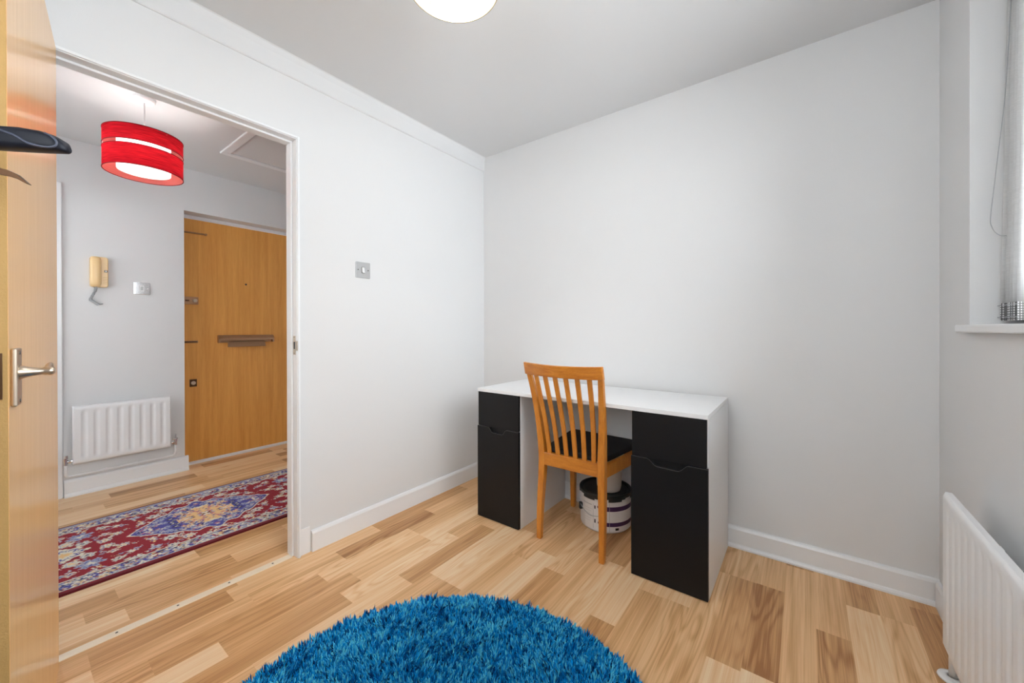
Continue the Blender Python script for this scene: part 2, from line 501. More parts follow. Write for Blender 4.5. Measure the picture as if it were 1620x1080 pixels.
def end_wall(name, x0, x1, y0, y1, zc, w):
    # wall out of view; its window opening is added to let fill light in
    struct(bx(name, W, None, (x0, w[0], y0, y1, 0, zc), (w[1], x1, y0, y1, 0, zc), (w[0], w[1], y0, y1, 0, w[2]), (w[0], w[1], y0, y1, w[3], zc)))


end_wall('wall_front', XL, XR + .2, YF - .1, YF, ZC, FW)
struct(bx('wall_right', W, None, (XR, XR + .2, YF, WIN_Y0, 0, ZC), (XR, XR + .2, WIN_Y1, YB, 0, ZC),
          (XR, XR + .2, WIN_Y0, WIN_Y1, 0, WIN_Z0 - .02), (XR, XR + .2, WIN_Y0, WIN_Y1, WIN_Z1, ZC)))
HDY0, HDY1, HDZ = 0.883, 1.76, 2.005
H3Y0, H3Y1 = -0.60, 0.215
struct(bx('wall_hall_far', W, None, (XH - .22, XH, H3Y1, HDY0, 0, ZH), (XH - .22, XH, HDY1, HY1 + .1, 0, ZH), (XH - .22, XH, HDY0, HDY1, HDZ, ZH),
          (XH - .22, XH, HY0 - .1, H3Y0, 0, ZH), (XH - .22, XH, H3Y0, H3Y1, 1.97, ZH)))
struct(bx('wall_hall_end', W, None, XH, -2.0, HY1, HY1 + .1, 0, ZH))
end_wall('wall_hall_near', XH, -2.0, HY0 - .1, HY0, ZH, HW)
for nm, w, yy in (('added_rear_window', FW, YF - .07), ('added_hall_window', HW, HY0 - .07)):  # frames and panes for the two added, unseen fill light openings
    f_ = struct(bx(nm, M['upvc'], None, (w[0], w[0] + .05, yy, yy + .05, w[2], w[3]), (w[1] - .05, w[1], yy, yy + .05, w[2], w[3]),
                   (w[0] + .05, w[1] - .05, yy, yy + .05, w[2], w[2] + .05), (w[0] + .05, w[1] - .05, yy, yy + .05, w[3] - .05, w[3])))
    bx('pane', M['glass'], f_, w[0] + .05, w[1] - .05, yy + .023, yy + .027, w[2] + .05, w[3] - .05)

# shallow frieze band under the ceiling on the left wall
bm = bmesh.new()
prism(bm, [(XL - .002, 2.268), (XL + .006, 2.268), (XL + .010, 2.272), (XL + .011, 2.34), (XL + .017, 2.366), (XL + .022, 2.3705), (XL - .002, 2.3705)], YF, YB, 'xz')
struct(mesh_obj('trim_1', bm, M['wall']))


# skirting boards
def skirting(name, prof, axis, a, b, wall, sign):
    bm = bmesh.new()
    pts = [(wall + sign * p[0], p[1]) for p in prof]
    prism(bm, pts, a, b, 'xz' if axis == 'y' else 'yz')
    return struct(mesh_obj(name, bm, G))


PR = [(-.002, 0), (.026, 0), (.026, .008), (.022, .016), (.0155, .019), (.015, .088), (.010, .099), (.003, .102), (-.002, .102)]
PR2 = [(-.002, 0), (.015, 0), (.015, .088), (.010, .099), (.003, .102), (-.002, .102)]
PRH = [(-.002, 0), (.026, 0), (.026, .010), (.021, .022), (.0155, .025), (.015, .095), (.009, .108), (.003, .111), (-.002, .111)]
skirting('baseboard_left', PR2, 'y', .928, YB, XL, 1)
skirting('baseboard_back', PR, 'x', XL, XR, YB, -1)
skirting('baseboard_right', PR2, 'y', YF, YB - .02, XR, -1)
skirting('baseboard_front', PR2, 'x', XL, XR, YF, 1)
skirting('baseboard_hall_far', PRH, 'y', .268, .903, XH, 1)
skirting('baseboard_hall_near', PRH, 'y', .93, HY1, -2.0, -1)
skirting('baseboard_hall_side', PRH, 'y', HDY1, HY1, XH, 1)


# door lining of the room doorway (rebated frame, 16 mm wide, with narrow raised edge)
def room_door_frame():
    y0, y1, z1 = DY0, DY1, DZ
    parts = []
    for (a, b2, zt) in ((0, .016, 0), ):
        pass
    bm = bmesh.new()
    # lining
    for ya, yb in ((y0, y0 + .016), (y1 - .016, y1)):
        box(bm, -2.004, XL + .012, ya, yb, 0, z1 - .016)
    box(bm, -2.004, XL + .012, y0, y1, z1 - .016, z1)
    # stop
    for ya, yb in ((y0 + .016, y0 + .025), (y1 - .025, y1 - .016)):
        box(bm, -2.0035, -1.956, ya, yb, 0, z1 - .025)
    box(bm, -2.0035, -1.956, y0 + .016, y1 - .016, z1 - .025, z1 - .016)
    o = mesh_obj('door_frame_1', bm, G, bevel=.0015)
    o.name = 'trim_2'
    struct(o)
    # raised outer bead
    bm = bmesh.new()
    box(bm, XL + .012, XL + .018, y1 - .013, y1 - .004, 0, z1 - .004)
    box(bm, XL + .012, XL + .018, y0 + .004, y0 + .013, 0, z1 - .004)
    box(bm, XL + .012, XL + .018, y0 + .0131, y1 - .0131, z1 - .013, z1 - .004)
    mesh_obj('edge_bead', bm, G, o, bevel=.002)
    # plinth-like flat casing beside the frame
    bm = bmesh.new()
    box(bm, XL - .001, XL + .004, y1, y1 + .046, 0, .125)
    mesh_obj('plinth_block', bm, G, o, bevel=.001)
    # strike plate
    bm = bmesh.new()
    yf = y1 - .016
    box(bm, XL - .022, XL + .000, yf - .0015, yf + .001, .965, 1.055)
    sp = mesh_obj('strike_plate', bm, M['satin'], o, bevel=.0005)
    bm = bmesh.new()
    box(bm, XL + .000, XL + .019, yf - .0018, yf + .0008, .985, 1.03)
    mesh_obj('strike_lip', bm, M['satin'], sp)
    bm = bmesh.new()
    box(bm, XL - .016, XL - .004, yf - .0022, yf - .001, .992, 1.026)
    mesh_obj('latch_hole', bm, M['ink'], sp)
    for z in (.972, 1.048):
        bm = bmesh.new(); lathe(bm, [(.0001, 0), (.003, 0)], 12, mtx=Matrix.Translation((XL - .011, yf - .0024, z)) @ Matrix.Rotation(rad(90), 4, 'X'))
        mesh_obj('screw', bm, M['screw'], sp)


room_door_frame()

# threshold strip
t = bx('threshold_strip', M['threshold'], None, -1.982, -1.946, DY0 + .026, DY1 - .026, 0.0, .0045, bevel=.002)
tag(t, 'pale metal threshold strip screwed to the floor across the open doorway', 'threshold strip')
for k in range(5):
    bm = bmesh.new(); lathe(bm, [(.0003, 0.0008), (.0035, 0.0008), (.0042, 0)], 12, center=(-1.964, .09 + .17 * k, .0046))
    mesh_obj('screw', bm, M['screw'], t)


# ------------------------------------------------------------------ room door (open)
def room_door():
    root = empty('door_1', (-1.9, .121, 0)); struct(root)
    root['label'] = 'open pale beech door at the left edge of the photo'
    root.rotation_euler = (0, 0, -rad(8))
    # local: x along width, y normal toward camera side; leaf occupies y -0.04..0
    bx('leaf', M['door'], root, 0, .758, -.040, 0, .006, 1.981)
    bx('lock_edge', M['door_core'], root, .758, .762, -.040, -.0005, .006, 1.981)
    pl = bx('latch_faceplate', M['bronze'], root, .762, .7635, -.032, -.006, .962, 1.045)
    bx('latch_bolt', M['bronze'], pl, .7635, .773, -.026, -.012, .995, 1.012)
    # handle backplate + lever
    h = bx('door_handle', M['satin'], root, .690, .742, 0, .008, .944, 1.052, bevel=.003)
    bm = bmesh.new()
    prof = [(.0125, 0), (.0125, .003), (.0108, .007), (.0085, .014), (.0068, .023), (.0062, .029), (.0070, .033), (.0082, .037), (.0078, .041), (.0045, .044), (.0004, .0445)]
    lathe(bm, prof, 20, mtx=Matrix.Translation((.716, .008, 1.006)) @ Matrix.Rotation(rad(-90), 4, 'X'))
    mesh_obj('lever_neck', bm, M['satin'], h, smooth=True)
    bm = bmesh.new()
    tube(bm, smooth_path([(.716, .040, 1.006), (.70, .041, 1.006), (.67, .039, 1.007), (.635, .038, 1.012), (.628, .038, 1.013)], 5), [.0075] * 5 + [.006] * 10 + [.005] * 5 + [.0025], 12)
    mesh_obj('lever', bm, M['satin'], h, smooth=True)
    for z in (.953, 1.043):
        bm = bmesh.new(); lathe(bm, [(.0003, 0.001), (.003, 0.001), (.0034, 0)], 10, mtx=Matrix.Translation((.716, .008, z)) @ Matrix.Rotation(rad(-90), 4, 'X'))
        mesh_obj('screw', bm, M['screw'], h)
    for z in (.25, 1.0, 1.75):
        bm = bmesh.new()
        tube(bm, [(-.006, -.045, z), (-.006, -.045, z + .075)], .006, 12)
        box(bm, -.030, .002, -.0415, -.0395, z, z + .075)
        mesh_obj('hinge', bm, M['satin'], root)
    # coat hook screwed to the far side
    hk = bx('coat_hook', M['bronze'], root, .68, .72, -.046, -.040, 1.44, 1.52, bevel=.002)
    bm = bmesh.new()
    tube(bm, smooth_path([(.70, -.044, 1.487), (.715, -.095, 1.487), (.755, -.130, 1.487), (.808, -.139, 1.487), (.845, -.118, 1.487), (.862, -.090, 1.492), (.866, -.080, 1.503)], 6), .004, 10)
    mesh_obj('hook_arm', bm, M['bronze'], hk, smooth=True)
    return root


room_door()


# hanger ends that poke past the door
def hangers():
    root = empty('coat_hanger', (-1.119, -.129, 1.385), 'dark blue-black plastic hanger arm with rounded tip, in front of the open door', 'hanger')
    ang = rad(47); Lh = .27
    d = Vector((math.cos(ang), math.sin(ang), 0)); w = Vector((-d.y, d.x, 0)); ctr = Vector((-1.119, -.129, 0))
    bm = bmesh.new()

    def ring(s, hw, zt, zb, n=20):
        zc, hh = (zt + zb) / 2, (zt - zb) / 2
        out = []
        for k in range(n):
            a = 2 * PI * k / n; c, s_ = math.cos(a), math.sin(a)
            p = ctr + d * (s * Lh) + w * (hw * math.copysign(abs(c) ** .6, c)) + Vector((0, 0, zc + hh * math.copysign(abs(s_) ** .6, s_)))
            out.append(bm.verts.new(p - root.location))
        return out
    half = [(0.04, .012, 1.404, 1.372), (.3, .013, 1.402, 1.364), (.5, .014, 1.399, 1.364), (.65, .015, 1.399, 1.3655), (.80, .015, 1.399, 1.3655), (.9, .0145, 1.396, 1.366), (.96, .013, 1.391, 1.3665), (1, .010, 1.384, 1.3665), (1.02, .005, 1.375, 1.368)]
    st = [(-a, b, c, e) for a, b, c, e in half[::-1]] + half
    rings = [ring(*q) for q in st]
    for a, b2 in zip(rings[:-1], rings[1:]):
        for k in range(20): bm.faces.new((a[k], a[(k + 1) % 20], b2[(k + 1) % 20], b2[k]))
    bm.faces.new(rings[0][::-1]); bm.faces.new(rings[-1])
    mesh_obj('shoulder_arm', bm, M['dark_plastic'], root, smooth=True)
    side = []
    for s, z, off in ((.50, 1.3975, .0095), (.62, 1.395, .0120), (.72, 1.390, .0142), (.80, 1.383, .0152), (.86, 1.373, .0145), (.915, 1.3695, .0130), (.96, 1.3695, .0115), (.988, 1.373, .0105), (.988, 1.380, .0100), (.965, 1.3865, .0100), (.93, 1.3915, .0095)):
        p = ctr + d * (Lh * s) - w * off
        side.append(Vector((p.x, p.y, z)) - root.location)
    bm = bmesh.new(); tube(bm, smooth_path(side, 5), .0018, 8)
    mesh_obj('edge_seam', bm, M['dark_rim'], root, smooth=True)
    bm = bmesh.new()
    hp = [Vector((0, 0, .015)), Vector((0, 0, .075)), Vector((.010, .010, .098)), Vector((-.002, .001, .1125)), Vector((-.015, -.013, .100))]
    tube(bm, smooth_path(hp, 6), .0025, 10)
    mesh_obj('hook', bm, M['satin'], root, smooth=True)
    # lower, bronze hanger
    ang = rad(50); Lt = .17
    dd = Vector((math.cos(ang), math.sin(ang), 0)); ww = Vector((-dd.y, dd.x, 0)); c2 = Vector((-1.070, -.100, 0))
    r2 = empty('wire_hanger', (-1.070, -.100, 1.33), 'thin bronze-brown curved hanger tip below the dark hanger arm', 'hanger')
    bm = bmesh.new()
    half = [(0, 1.345, 1.334), (.35, 1.342, 1.330), (.62, 1.338, 1.3265), (.78, 1.335, 1.3245), (.88, 1.331, 1.322), (.95, 1.325, 1.318), (1.0, 1.3165, 1.313), (1.03, 1.3115, 1.3105)]
    prof = [(-a, b, c) for a, b, c in half[:0:-1]] + half
    rr = []
    for s, zt, zb in prof:
        p = c2 + dd * (s * Lt)
        rr.append([bm.verts.new(p + ww * sx + Vector((0, 0, z)) - r2.location) for sx, z in ((-.003, zb), (.003, zb), (.003, zt), (-.003, zt))])
    for a, b2 in zip(rr[:-1], rr[1:]):
        for k in range(4): bm.faces.new((a[k], a[(k + 1) % 4], b2[(k + 1) % 4], b2[k]))
    bm.faces.new(rr[0][::-1]); bm.faces.new(rr[-1])
    mesh_obj('hanger_bar', bm, M['bronze'], r2, bevel=.001)
    bm = bmesh.new()
    hp = [Vector((0, 0, .010)), Vector((.002, -.002, .10)), Vector((.008, .004, .150)), Vector((-.001, .002, .168)), Vector((-.012, -.006, .158))]
    tube(bm, smooth_path(hp, 6), .002, 8)
    mesh_obj('hook', bm, M['satin'], r2, smooth=True)


hangers()


# ------------------------------------------------------------------ hall
def entrance_door():
    root = empty('door_2', (-3.96, .89, 0)); struct(root)
    root['label'] = 'closed oak veneer entrance door with brown letter plate, across the hall'
    y0, y1 = 0, .84
    bx('leaf', M['entrance'], root, -.044, 0, y0, y1, .018, 1.977)
    bx('door_frame', G, root, (-.05, .030, -.03, -.003, 0, 2.004), (-.05, .030, y1 + .003, y1 + .03, 0, 2.004), (-.05, .012, -.03, y1 + .03, 1.981, 2.004))
    bx('door_sill', G, root, -.045, .030, -.002, y1 + .002, 0, .014, bevel=.002)
    oy = root.location.y

    def Y(v): return v - oy
    B = M['brass']
    # letter plate with draught hood
    lp = bx('letter_plate', B, root, 0, .005, Y(1.15), Y(1.545), .972, 1.034, bevel=.002)
    bm = bmesh.new()
    prism(bm, [(0.004, 1.036), (.012, 1.036), (.034, 1.010), (.036, .994), (.033, .994), (.028, 1.008), (.010, 1.030), (.004, 1.030)], Y(1.145), Y(1.548), 'xz')
    mesh_obj('hood', bm, B, lp)
    for ya, yb in ((1.133, 1.147), (1.546, 1.560)):
        bm = bmesh.new()
        prism(bm, [(0.0, 1.036), (.012, 1.036), (.036, 1.008), (.038, .972), (.0, .972)], Y(ya), Y(yb), 'xz')
        mesh_obj('hood_end', bm, B, lp, bevel=.001)
    bm = bmesh.new()
    prism(bm, [(0.004, .985), (.012, .985), (.030, .940), (.030, .934), (.004, .934)], Y(1.205), Y(1.49), 'xz')
    mesh_obj('flap', bm, B, lp, bevel=.001)
    # rim lock
    rl = bx('rim_lock', B, root, 0, .022, Y(.885), Y(1.000), 1.288, 1.348, bevel=.003)
    bm = bmesh.new(); lathe(bm, [(.016, 0), (.016, .012), (.012, .018), (.0003, .018)], 20, mtx=Matrix.Translation((.022, Y(.975), 1.318)) @ Matrix.Rotation(rad(90), 4, 'Y'))
    mesh_obj('lock_knob', bm, M['satin'], rl, smooth=False)
    bx('snib', M['bronze'], rl, .022, .027, Y(.915), Y(.94), 1.312, 1.322, bevel=.001)
    # door chain / bolts
    bo = bx('barrel_bolt', B, root, 0, .010, Y(.885), Y(1.0), .977, .995, bevel=.002)
    bm = bmesh.new(); tube(bm, [(.014, Y(.89), .986), (.014, Y(.99), .986)], .005, 10); mesh_obj('bolt_bar', bm, M['bronze'], bo, smooth=True)
    ch = bx('chain_slide', M['bronze'], root, 0, .006, Y(.885), Y(1.045), 1.862, 1.874, bevel=.001)
    bm = bmesh.new(); tube(bm, [(.011, Y(.89), 1.868), (.011, Y(1.055), 1.8655)], .005, 10); lathe(bm, [(.0003, 0), (.009, .0), (.009, .014), (.0003, .014)], 14, mtx=Matrix.Translation((.006, Y(1.052), 1.866)) @ Matrix.Rotation(rad(90), 4, 'Y'))
    mesh_obj('slide_rod', bm, M['brass'], ch, smooth=True)
    # mortice lock square
    ml = bx('keyhole_plate', M['bronze'], root, 0, .005, Y(.945), Y(.992), .622, .682, bevel=.001)
    bm = bmesh.new(); lathe(bm, [(.015, 0), (.015, .008), (.010, .010), (.0003, .006)], 18, mtx=Matrix.Translation((.005, Y(.968), .652)) @ Matrix.Rotation(rad(90), 4, 'Y'))
    mesh_obj('lock_cylinder', bm, M['satin'], ml)
    # peephole
    bm = bmesh.new(); lathe(bm, [(.0075, 0), (.0075, .003), (.004, .004), (.0003, .002)], 18, mtx=Matrix.Translation((0, Y(1.344), 1.483)) @ Matrix.Rotation(rad(90), 4, 'Y'))
    mesh_obj('peephole', bm, M['ink'], root)
    # room door of the hall beyond
    d3 = bx('door_3', G, None, XH - .06, XH - .02, H3Y0 + .02, H3Y1 - .02, .006, 1.95); struct(d3)
    tr = bx('trim_3', G, None, (XH - .21, XH + .014, .200, .264, 0, 2.03), (XH - .21, XH + .014, H3Y0 - .045, H3Y0 + .02, 0, 2.03), (XH - .21, XH + .014, H3Y0 + .02, .200, 1.955, 2.03), bevel=.004)
    struct(tr)


entrance_door()


def radiator(name, label, x_wall, sgn, y0, y1, z0, z1, pitch, first, standoff, nfl, thick=.018, groove=.007):
    """pressed steel panel parallel to a wall at x; sgn = +1 when the room lies at +x"""
    root = empty(name, (x_wall, (y0 + y1) / 2, z0), label, 'radiator')
    lx, ly, lz = root.location
    xf = x_wall + sgn * (standoff + thick)   # front plane
    # front face as a height field with vertical grooves
    ny = int((y1 - y0) / .0045); rows = [z0, z0 + .012, z0 + .030, z0 + .042, z0 + .055, (z0 + z1) / 2, z1 - .055, z1 - .042, z1 - .030, z1 - .012, z1]
    amp = [0, 0, 0, .6, 1, 1, 1, .6, 0, 0, 0]
    bm = bmesh.new(); grid = []
    for j, z in enumerate(rows):
        line = []
        for i in range(ny + 1):
            y = y0 + (y1 - y0) * i / ny
            ph = (y - first) / pitch
            g = 0
            if -0.5 < ph < nfl - .5:
                f = abs(ph - round(ph)) * 2
                g = max(0, 1 - (f / .52) ** 2) ** 1.0 if f < .52 else 0
            edge = .006 if (j in (0, len(rows) - 1) or i in (0, ny)) else 0
            line.append(bm.verts.new((xf - sgn * (groove * g * amp[j] + edge) - lx, y - ly, z - lz)))
        grid.append(line)
    for j in range(len(rows) - 1):
        for i in range(ny): bm.faces.new((grid[j][i], grid[j][i + 1], grid[j + 1][i + 1], grid[j + 1][i]))
    # sides/back
    xb = x_wall + sgn * standoff - lx
    border = grid[0] + [r_[-1] for r_ in grid[1:]] + grid[-1][-2::-1] + [r_[0] for r_ in grid[-2:0:-1]]
    back = [bm.verts.new((xb, v.co.y, v.co.z)) for v in border]
    n = len(border)
    for i in range(n): bm.faces.new((border[i], border[(i + 1) % n], back[(i + 1) % n], back[i]))
    bm.faces.new(back)
    mesh_obj('panel', bm, M['radiator'], root, smooth=False)
    o = root.children[-1]
    o.data.polygons.foreach_set('use_smooth', [len(p.vertices) == 4 and abs(p.normal.x) > .5 for p in o.data.polygons])
    # wall brackets
    for yy in (y0 + .12, y1 - .12):
        bx('bracket', M['radiator'], root, *sorted((sgn * .0012, xb)), yy - ly - .015, yy - ly + .015, .03, z1 - z0 - .09)
    return root


# hall radiator with valves
rd = radiator('radiator', 'small white grooved panel radiator on the hall wall beside the wooden entrance door', XH, 1, .300, .786, .218, .592, .0555, .352, .060, 8)
lx, ly, lz = rd.location


def valve(parent, base, y_sign, lever, x):
    """chrome valve body next to a radiator's lower corner; base = world (y,z)"""
    y, z = base
    bm = bmesh.new()
    tube(bm, [(x, y, z), (x, y + y_sign * .028, z)], .0075, 12)
    tube(bm, [(x, y + y_sign * .028, z - .022), (x, y + y_sign * .028, z + .022)], [.009, .011], 12)
    tube(bm, [(x, y + y_sign * .006, z), (x, y + y_sign * .018, z)], .0125, 6)
    for v in bm.verts: v.co -= parent.location
    o = mesh_obj('valve', bm, M['chrome'], parent, smooth=False)
    bm = bmesh.new()
    if lever:
        tube(bm, [(x, y + y_sign * .028, z + .020), (x, y + y_sign * .030, z + .058)], [.006, .004], 8)
        tube(bm, [(x, y + y_sign * .010, z + .024), (x, y + y_sign * .040, z + .026)], .005, 8)
    else:
        tube(bm, [(x, y + y_sign * .028, z + .020), (x, y + y_sign * .028, z + .040)], [.011, .010], 8)
    for v in bm.verts: v.co -= parent.location
    mesh_obj('valve_cap', bm, M['chrome'], o)


valve(rd, (.300, .243), -1, False, XH + .066)
valve(rd, (.786, .246), 1, True, XH + .066)
bm = bmesh.new()
tube(bm, smooth_path([(XH + .066, .272, .222), (XH + .066, .272, .17), (XH + .055, .280, .145), (XH + .035, .31, .137), (XH + .028, .50, .137), (XH + .028, .70, .137), (XH + .03, .79, .139), (XH + .045, .812, .15), (XH + .066, .814, .18), (XH + .066, .814, .225)], 4), .0078, 12)
for v in bm.verts: v.co -= rd.location
pp = mesh_obj('pipe', bm, M['radiator'], rd, smooth=True)
for yy in (.45, .60):
    bm = bmesh.new(); tube(bm, [(XH + .028, yy - .012, .137), (XH + .028, yy + .012, .137)], .0115, 12)
    for v in bm.verts: v.co -= rd.location
    mesh_obj('pipe_clip', bm, M['radiator'], pp)

# room radiator, bottom right
rr_ = radiator('radiator', 'long white panel radiator beneath the window sill at the right edge', XR, -1, .45, 1.728, .12, .590, .0532, .555, .068, 22, thick=.020, groove=.0032)
rr_.name = 'radiator'
bm = bmesh.new()
tube(bm, [(XR - .055, 1.775, .004), (XR - .055, 1.775, .16)], .011, 16)
for v in bm.verts: v.co -= rr_.location
vp = mesh_obj('pipe', bm, M['radiator'], rr_, smooth=True)
bm = bmesh.new(); lathe(bm, [(.013, .0), (.036, 0), (.034, .005), (.022, .009), (.013, .010)], 28, center=(XR - .055 - rr_.location.x, 1.775 - rr_.location.y, .001 - rr_.location.z), closed=True)
mesh_obj('pipe_collar', bm, M['radiator'], vp, smooth=True)
bm = bmesh.new()
tube(bm, [(XR - .055, 1.775, .15), (XR - .055, 1.775, .20)], .014, 14); tube(bm, [(XR - .055, 1.775, .172), (XR - .072, 1.72, .172)], .011, 12)
for v in bm.verts: v.co -= rr_.location
mesh_obj('valve', bm, M['radiator'], rr_, smooth=False)
bm = bmesh.new()
tube(bm, [(XR - .070, 1.26, .58), (XR - .045, 1.26, .593)], .006, 10)
for v in bm.verts: v.co -= rr_.location
mesh_obj('bleed_valve', bm, M['screw'], rr_)


# ------------------------------------------------------------------ wall fittings
def rounded_rect(w, h, r, n=5):
    pts = []
    for cx, cy, a0 in ((w / 2 - r, h / 2 - r, 0), (-w / 2 + r, h / 2 - r, 90), (-w / 2 + r, -h / 2 + r, 180), (w / 2 - r, -h / 2 + r, 270)):
        for k in range(n + 1):
            a = rad(a0 + 90 * k / n); pts.append((cx + r * math.cos(a), cy + r * math.sin(a)))
    return pts


def switch_room():
    root = empty('light_switch', (XL, 1.212, 1.408), 'square brushed steel light switch with white rocker on the wall right of the doorway', 'light switch')
    bm = bmesh.new(); prism(bm, rounded_rect(.086, .086, .004), -.001, .005, 'yz')
    mesh_obj('switch_plate', bm, M['switch_steel'], root, bevel=.001)
    bx('rocker_frame', M['screw'], root, .0048, .0056, -.0095, .0095, -.017, .017)
    bm = bmesh.new(); prism(bm, [(.0052, -.015), (.0105, -.015), (.0065, .015), (.0052, .015)], -.0072, .0072, 'xz')
    mesh_obj('rocker', bm, M['plastic_white'], root)
    for yy in (-.030, .030):
        bm = bmesh.new(); lathe(bm, [(.0003, .001), (.003, .001), (.0034, 0)], 12, mtx=Matrix.Translation((.005, yy, 0)) @ Matrix.Rotation(rad(90), 4, 'Y')); mesh_obj('screw', bm, M['screw'], root)


switch_room()


def switch_hall():
    root = empty('light_switch', (XH, .642, 1.382), 'shiny chrome switch plate on the hall wall between intercom and entrance door', 'light switch')
    bm = bmesh.new(); prism(bm, rounded_rect(.090, .086, .004), -.001, .006, 'yz')
    mesh_obj('switch_plate', bm, M['chrome'], root, bevel=.0015)
    bx('rocker_frame', M['plastic_white'], root, .006, .008, -.013, .012, -.020, .020, bevel=.001)
    bx('rocker', M['switch_steel'], root, .008, .010, -.008, .008, -.014, .014, bevel=.001)
    for yy in (-.033, .033):
        bm = bmesh.new(); lathe(bm, [(.0003, .0014), (.0034, .0012), (.0038, 0)], 12, mtx=Matrix.Translation((.006, yy, 0)) @ Matrix.Rotation(rad(90), 4, 'Y')); mesh_obj('screw', bm, M['chrome'], root)


switch_hall()


def intercom():
    root = empty('intercom_handset', (XH, .425, 1.475), 'cream door-entry intercom handset with grey coiled cord on the hall wall', 'intercom')
    C_ = M['cream_plastic']
    bm = bmesh.new(); prism(bm, rounded_rect(.086, .205, .016, 6), -.001, .026, 'yz')
    for v in bm.verts: v.co.y += .003
    mesh_obj('base', bm, C_, root, bevel=.005, seg=3)
    # grooves of the speaker area and call button
    for k in range(5):
        bx('groove', M['door_core'], root, .0255, .0262, .018, .043, -.035 - .011 * k, -.0335 - .011 * k)
    b_ = bx('call_button', M['screw'], root, .0255, .0300, .026, .042, .000, .014, bevel=.001)
    bx('button_cap', M['plastic_white'], b_, .030, .0325, .031, .037, .003, .011)
    # handset, long rounded grip
    bm = bmesh.new(); rings = []
    st = [(-.100, .008, .004), (-.097, .020, .009), (-.088, .0255, .014), (-.07, .0275, .017), (-.03, .028, .0185), (.03, .028, .0185), (.075, .0275, .017), (.092, .024, .013), (.100, .016, .007), (.102, .006, .003)]
    for z, hw, d in st:
        rings.append([bm.verts.new((.028 + d * 1.1 * math.sin(PI * k / 14) ** .7 - .002, -.014 + hw * math.cos(PI * k / 14), z)) for k in range(15)])
    for a, b2 in zip(rings[:-1], rings[1:]):
        for k in range(14): bm.faces.new((a[k], a[k + 1], b2[k + 1], b2[k]))
        bm.faces.new((a[14], a[0], b2[0], b2[14]))
    bm.faces.new(rings[0]); bm.faces.new(rings[-1])
    mesh_obj('handset', bm, C_, root, smooth=True)
    # coiled cord
    path = smooth_path([(.022, -.013, -.100), (.020, -.016, -.13), (.018, -.030, -.165), (.017, -.036, -.188), (.016, -.024, -.20), (.016, -.010, -.212), (.015, .002, -.222), (.014, .012, -.216)], 20)
    bm = bmesh.new(); pts = []
    for i, p in enumerate(path):
        a = i * 1.15
        pts.append(p + Vector((math.cos(a) * .005, math.sin(a) * .0075, math.sin(a) * .002)))
    tube(bm, pts, .0026, 6)
    mesh_obj('coiled_cord', bm, M['grey_cord'], root, smooth=True)


intercom()


# ------------------------------------------------------------------ lamps
def ring_profile(bm, r, z, t=.0016, h=.003, n=64, center=(0, 0)):
    lathe(bm, [(r - t, z), (r + t, z), (r + t, z + h), (r - t, z + h)], n, center=(center[0], center[1], 0), closed=True)


def red_pendant():
    cx, cy = LAMP_R
    root = empty('pendant_lamp', (cx, cy, ZH), 'red two-tier drum pendant lamp hanging from the hall ceiling', 'pendant lamp')
    z = lambda v: v - ZH
    bm = bmesh.new(); lathe(bm, [(.0003, 0), (.046, 0), (.046, -.012), (.042, -.019), (.030, -.023), (.0003, -.026)], 36)
    mesh_obj('ceiling_rose', bm, M['plastic_white'], root, smooth=False)
    bm = bmesh.new(); tube(bm, [(0, 0, -.02), (0, 0, z(2.10))], .0033, 10); mesh_obj('flex', bm, M['plastic_white'], root, smooth=True)
    bm = bmesh.new(); lathe(bm, [(.0003, z(2.12)), (.016, z(2.115)), (.019, z(2.07)), (.017, z(2.06)), (.0003, z(2.06))], 20)
    mesh_obj('lamp_holder', bm, M['plastic_white'], root, smooth=False)
    R = .160
    for nm, za, zb in (('upper_drum', 2.044, 2.122), ('lower_drum', 1.920, 2.024)):
        bm = bmesh.new(); lathe(bm, [(R, z(za)), (R, z(zb))], 96)
        d = mesh_obj(nm, bm, M['red_shade'], root, smooth=True)
        d['label'] = 'red thread fabric drum'
        bm = bmesh.new(); lathe(bm, [(R - .0016, z(za) + .001), (R - .0016, z(zb) - .001)], 96)
        mesh_obj('lining', bm, M['glow_lining'], d, smooth=True)
        for zz in (za, zb):
            bm = bmesh.new(); ring_profile(bm, R, z(zz) - .0015, n=96); mesh_obj('rim', bm, M['red_rim'], d)
    bm = bmesh.new(); lathe(bm, [(.108, z(1.932)), (.108, z(2.10))], 72)
    o = mesh_obj('diffuser', bm, M['diffuser'], root, smooth=True); o['label'] = 'white inner diffuser glowing'
    bm = bmesh.new(); lathe(bm, [(.0003, z(1.934)), (.107, z(1.934))], 72)
    mesh_obj('diffuser_base', bm, M['diffuser'], root, smooth=True)
    bm = bmesh.new()
    for k in range(3):
        a = 2 * PI * k / 3 + .4
        tube(bm, [(.017 * math.cos(a), .017 * math.sin(a), z(2.095)), (R * math.cos(a), R * math.sin(a), z(2.115))], .0015, 6)
        tube(bm, [((R - .003) * math.cos(a), (R - .003) * math.sin(a), z(2.0)), ((R - .003) * math.cos(a), (R - .003) * math.sin(a), z(2.07))], .0015, 6)
    mesh_obj('spider', bm, M['plastic_white'], root)
    bm = bmesh.new(); bmesh.ops.create_uvsphere(bm, u_segments=20, v_segments=12, radius=.026, matrix=Matrix.Translation((0, 0, z(2.03))))
    mesh_obj('bulb', bm, M['bulb'], root, smooth=True).visible_shadow = True


red_pendant()


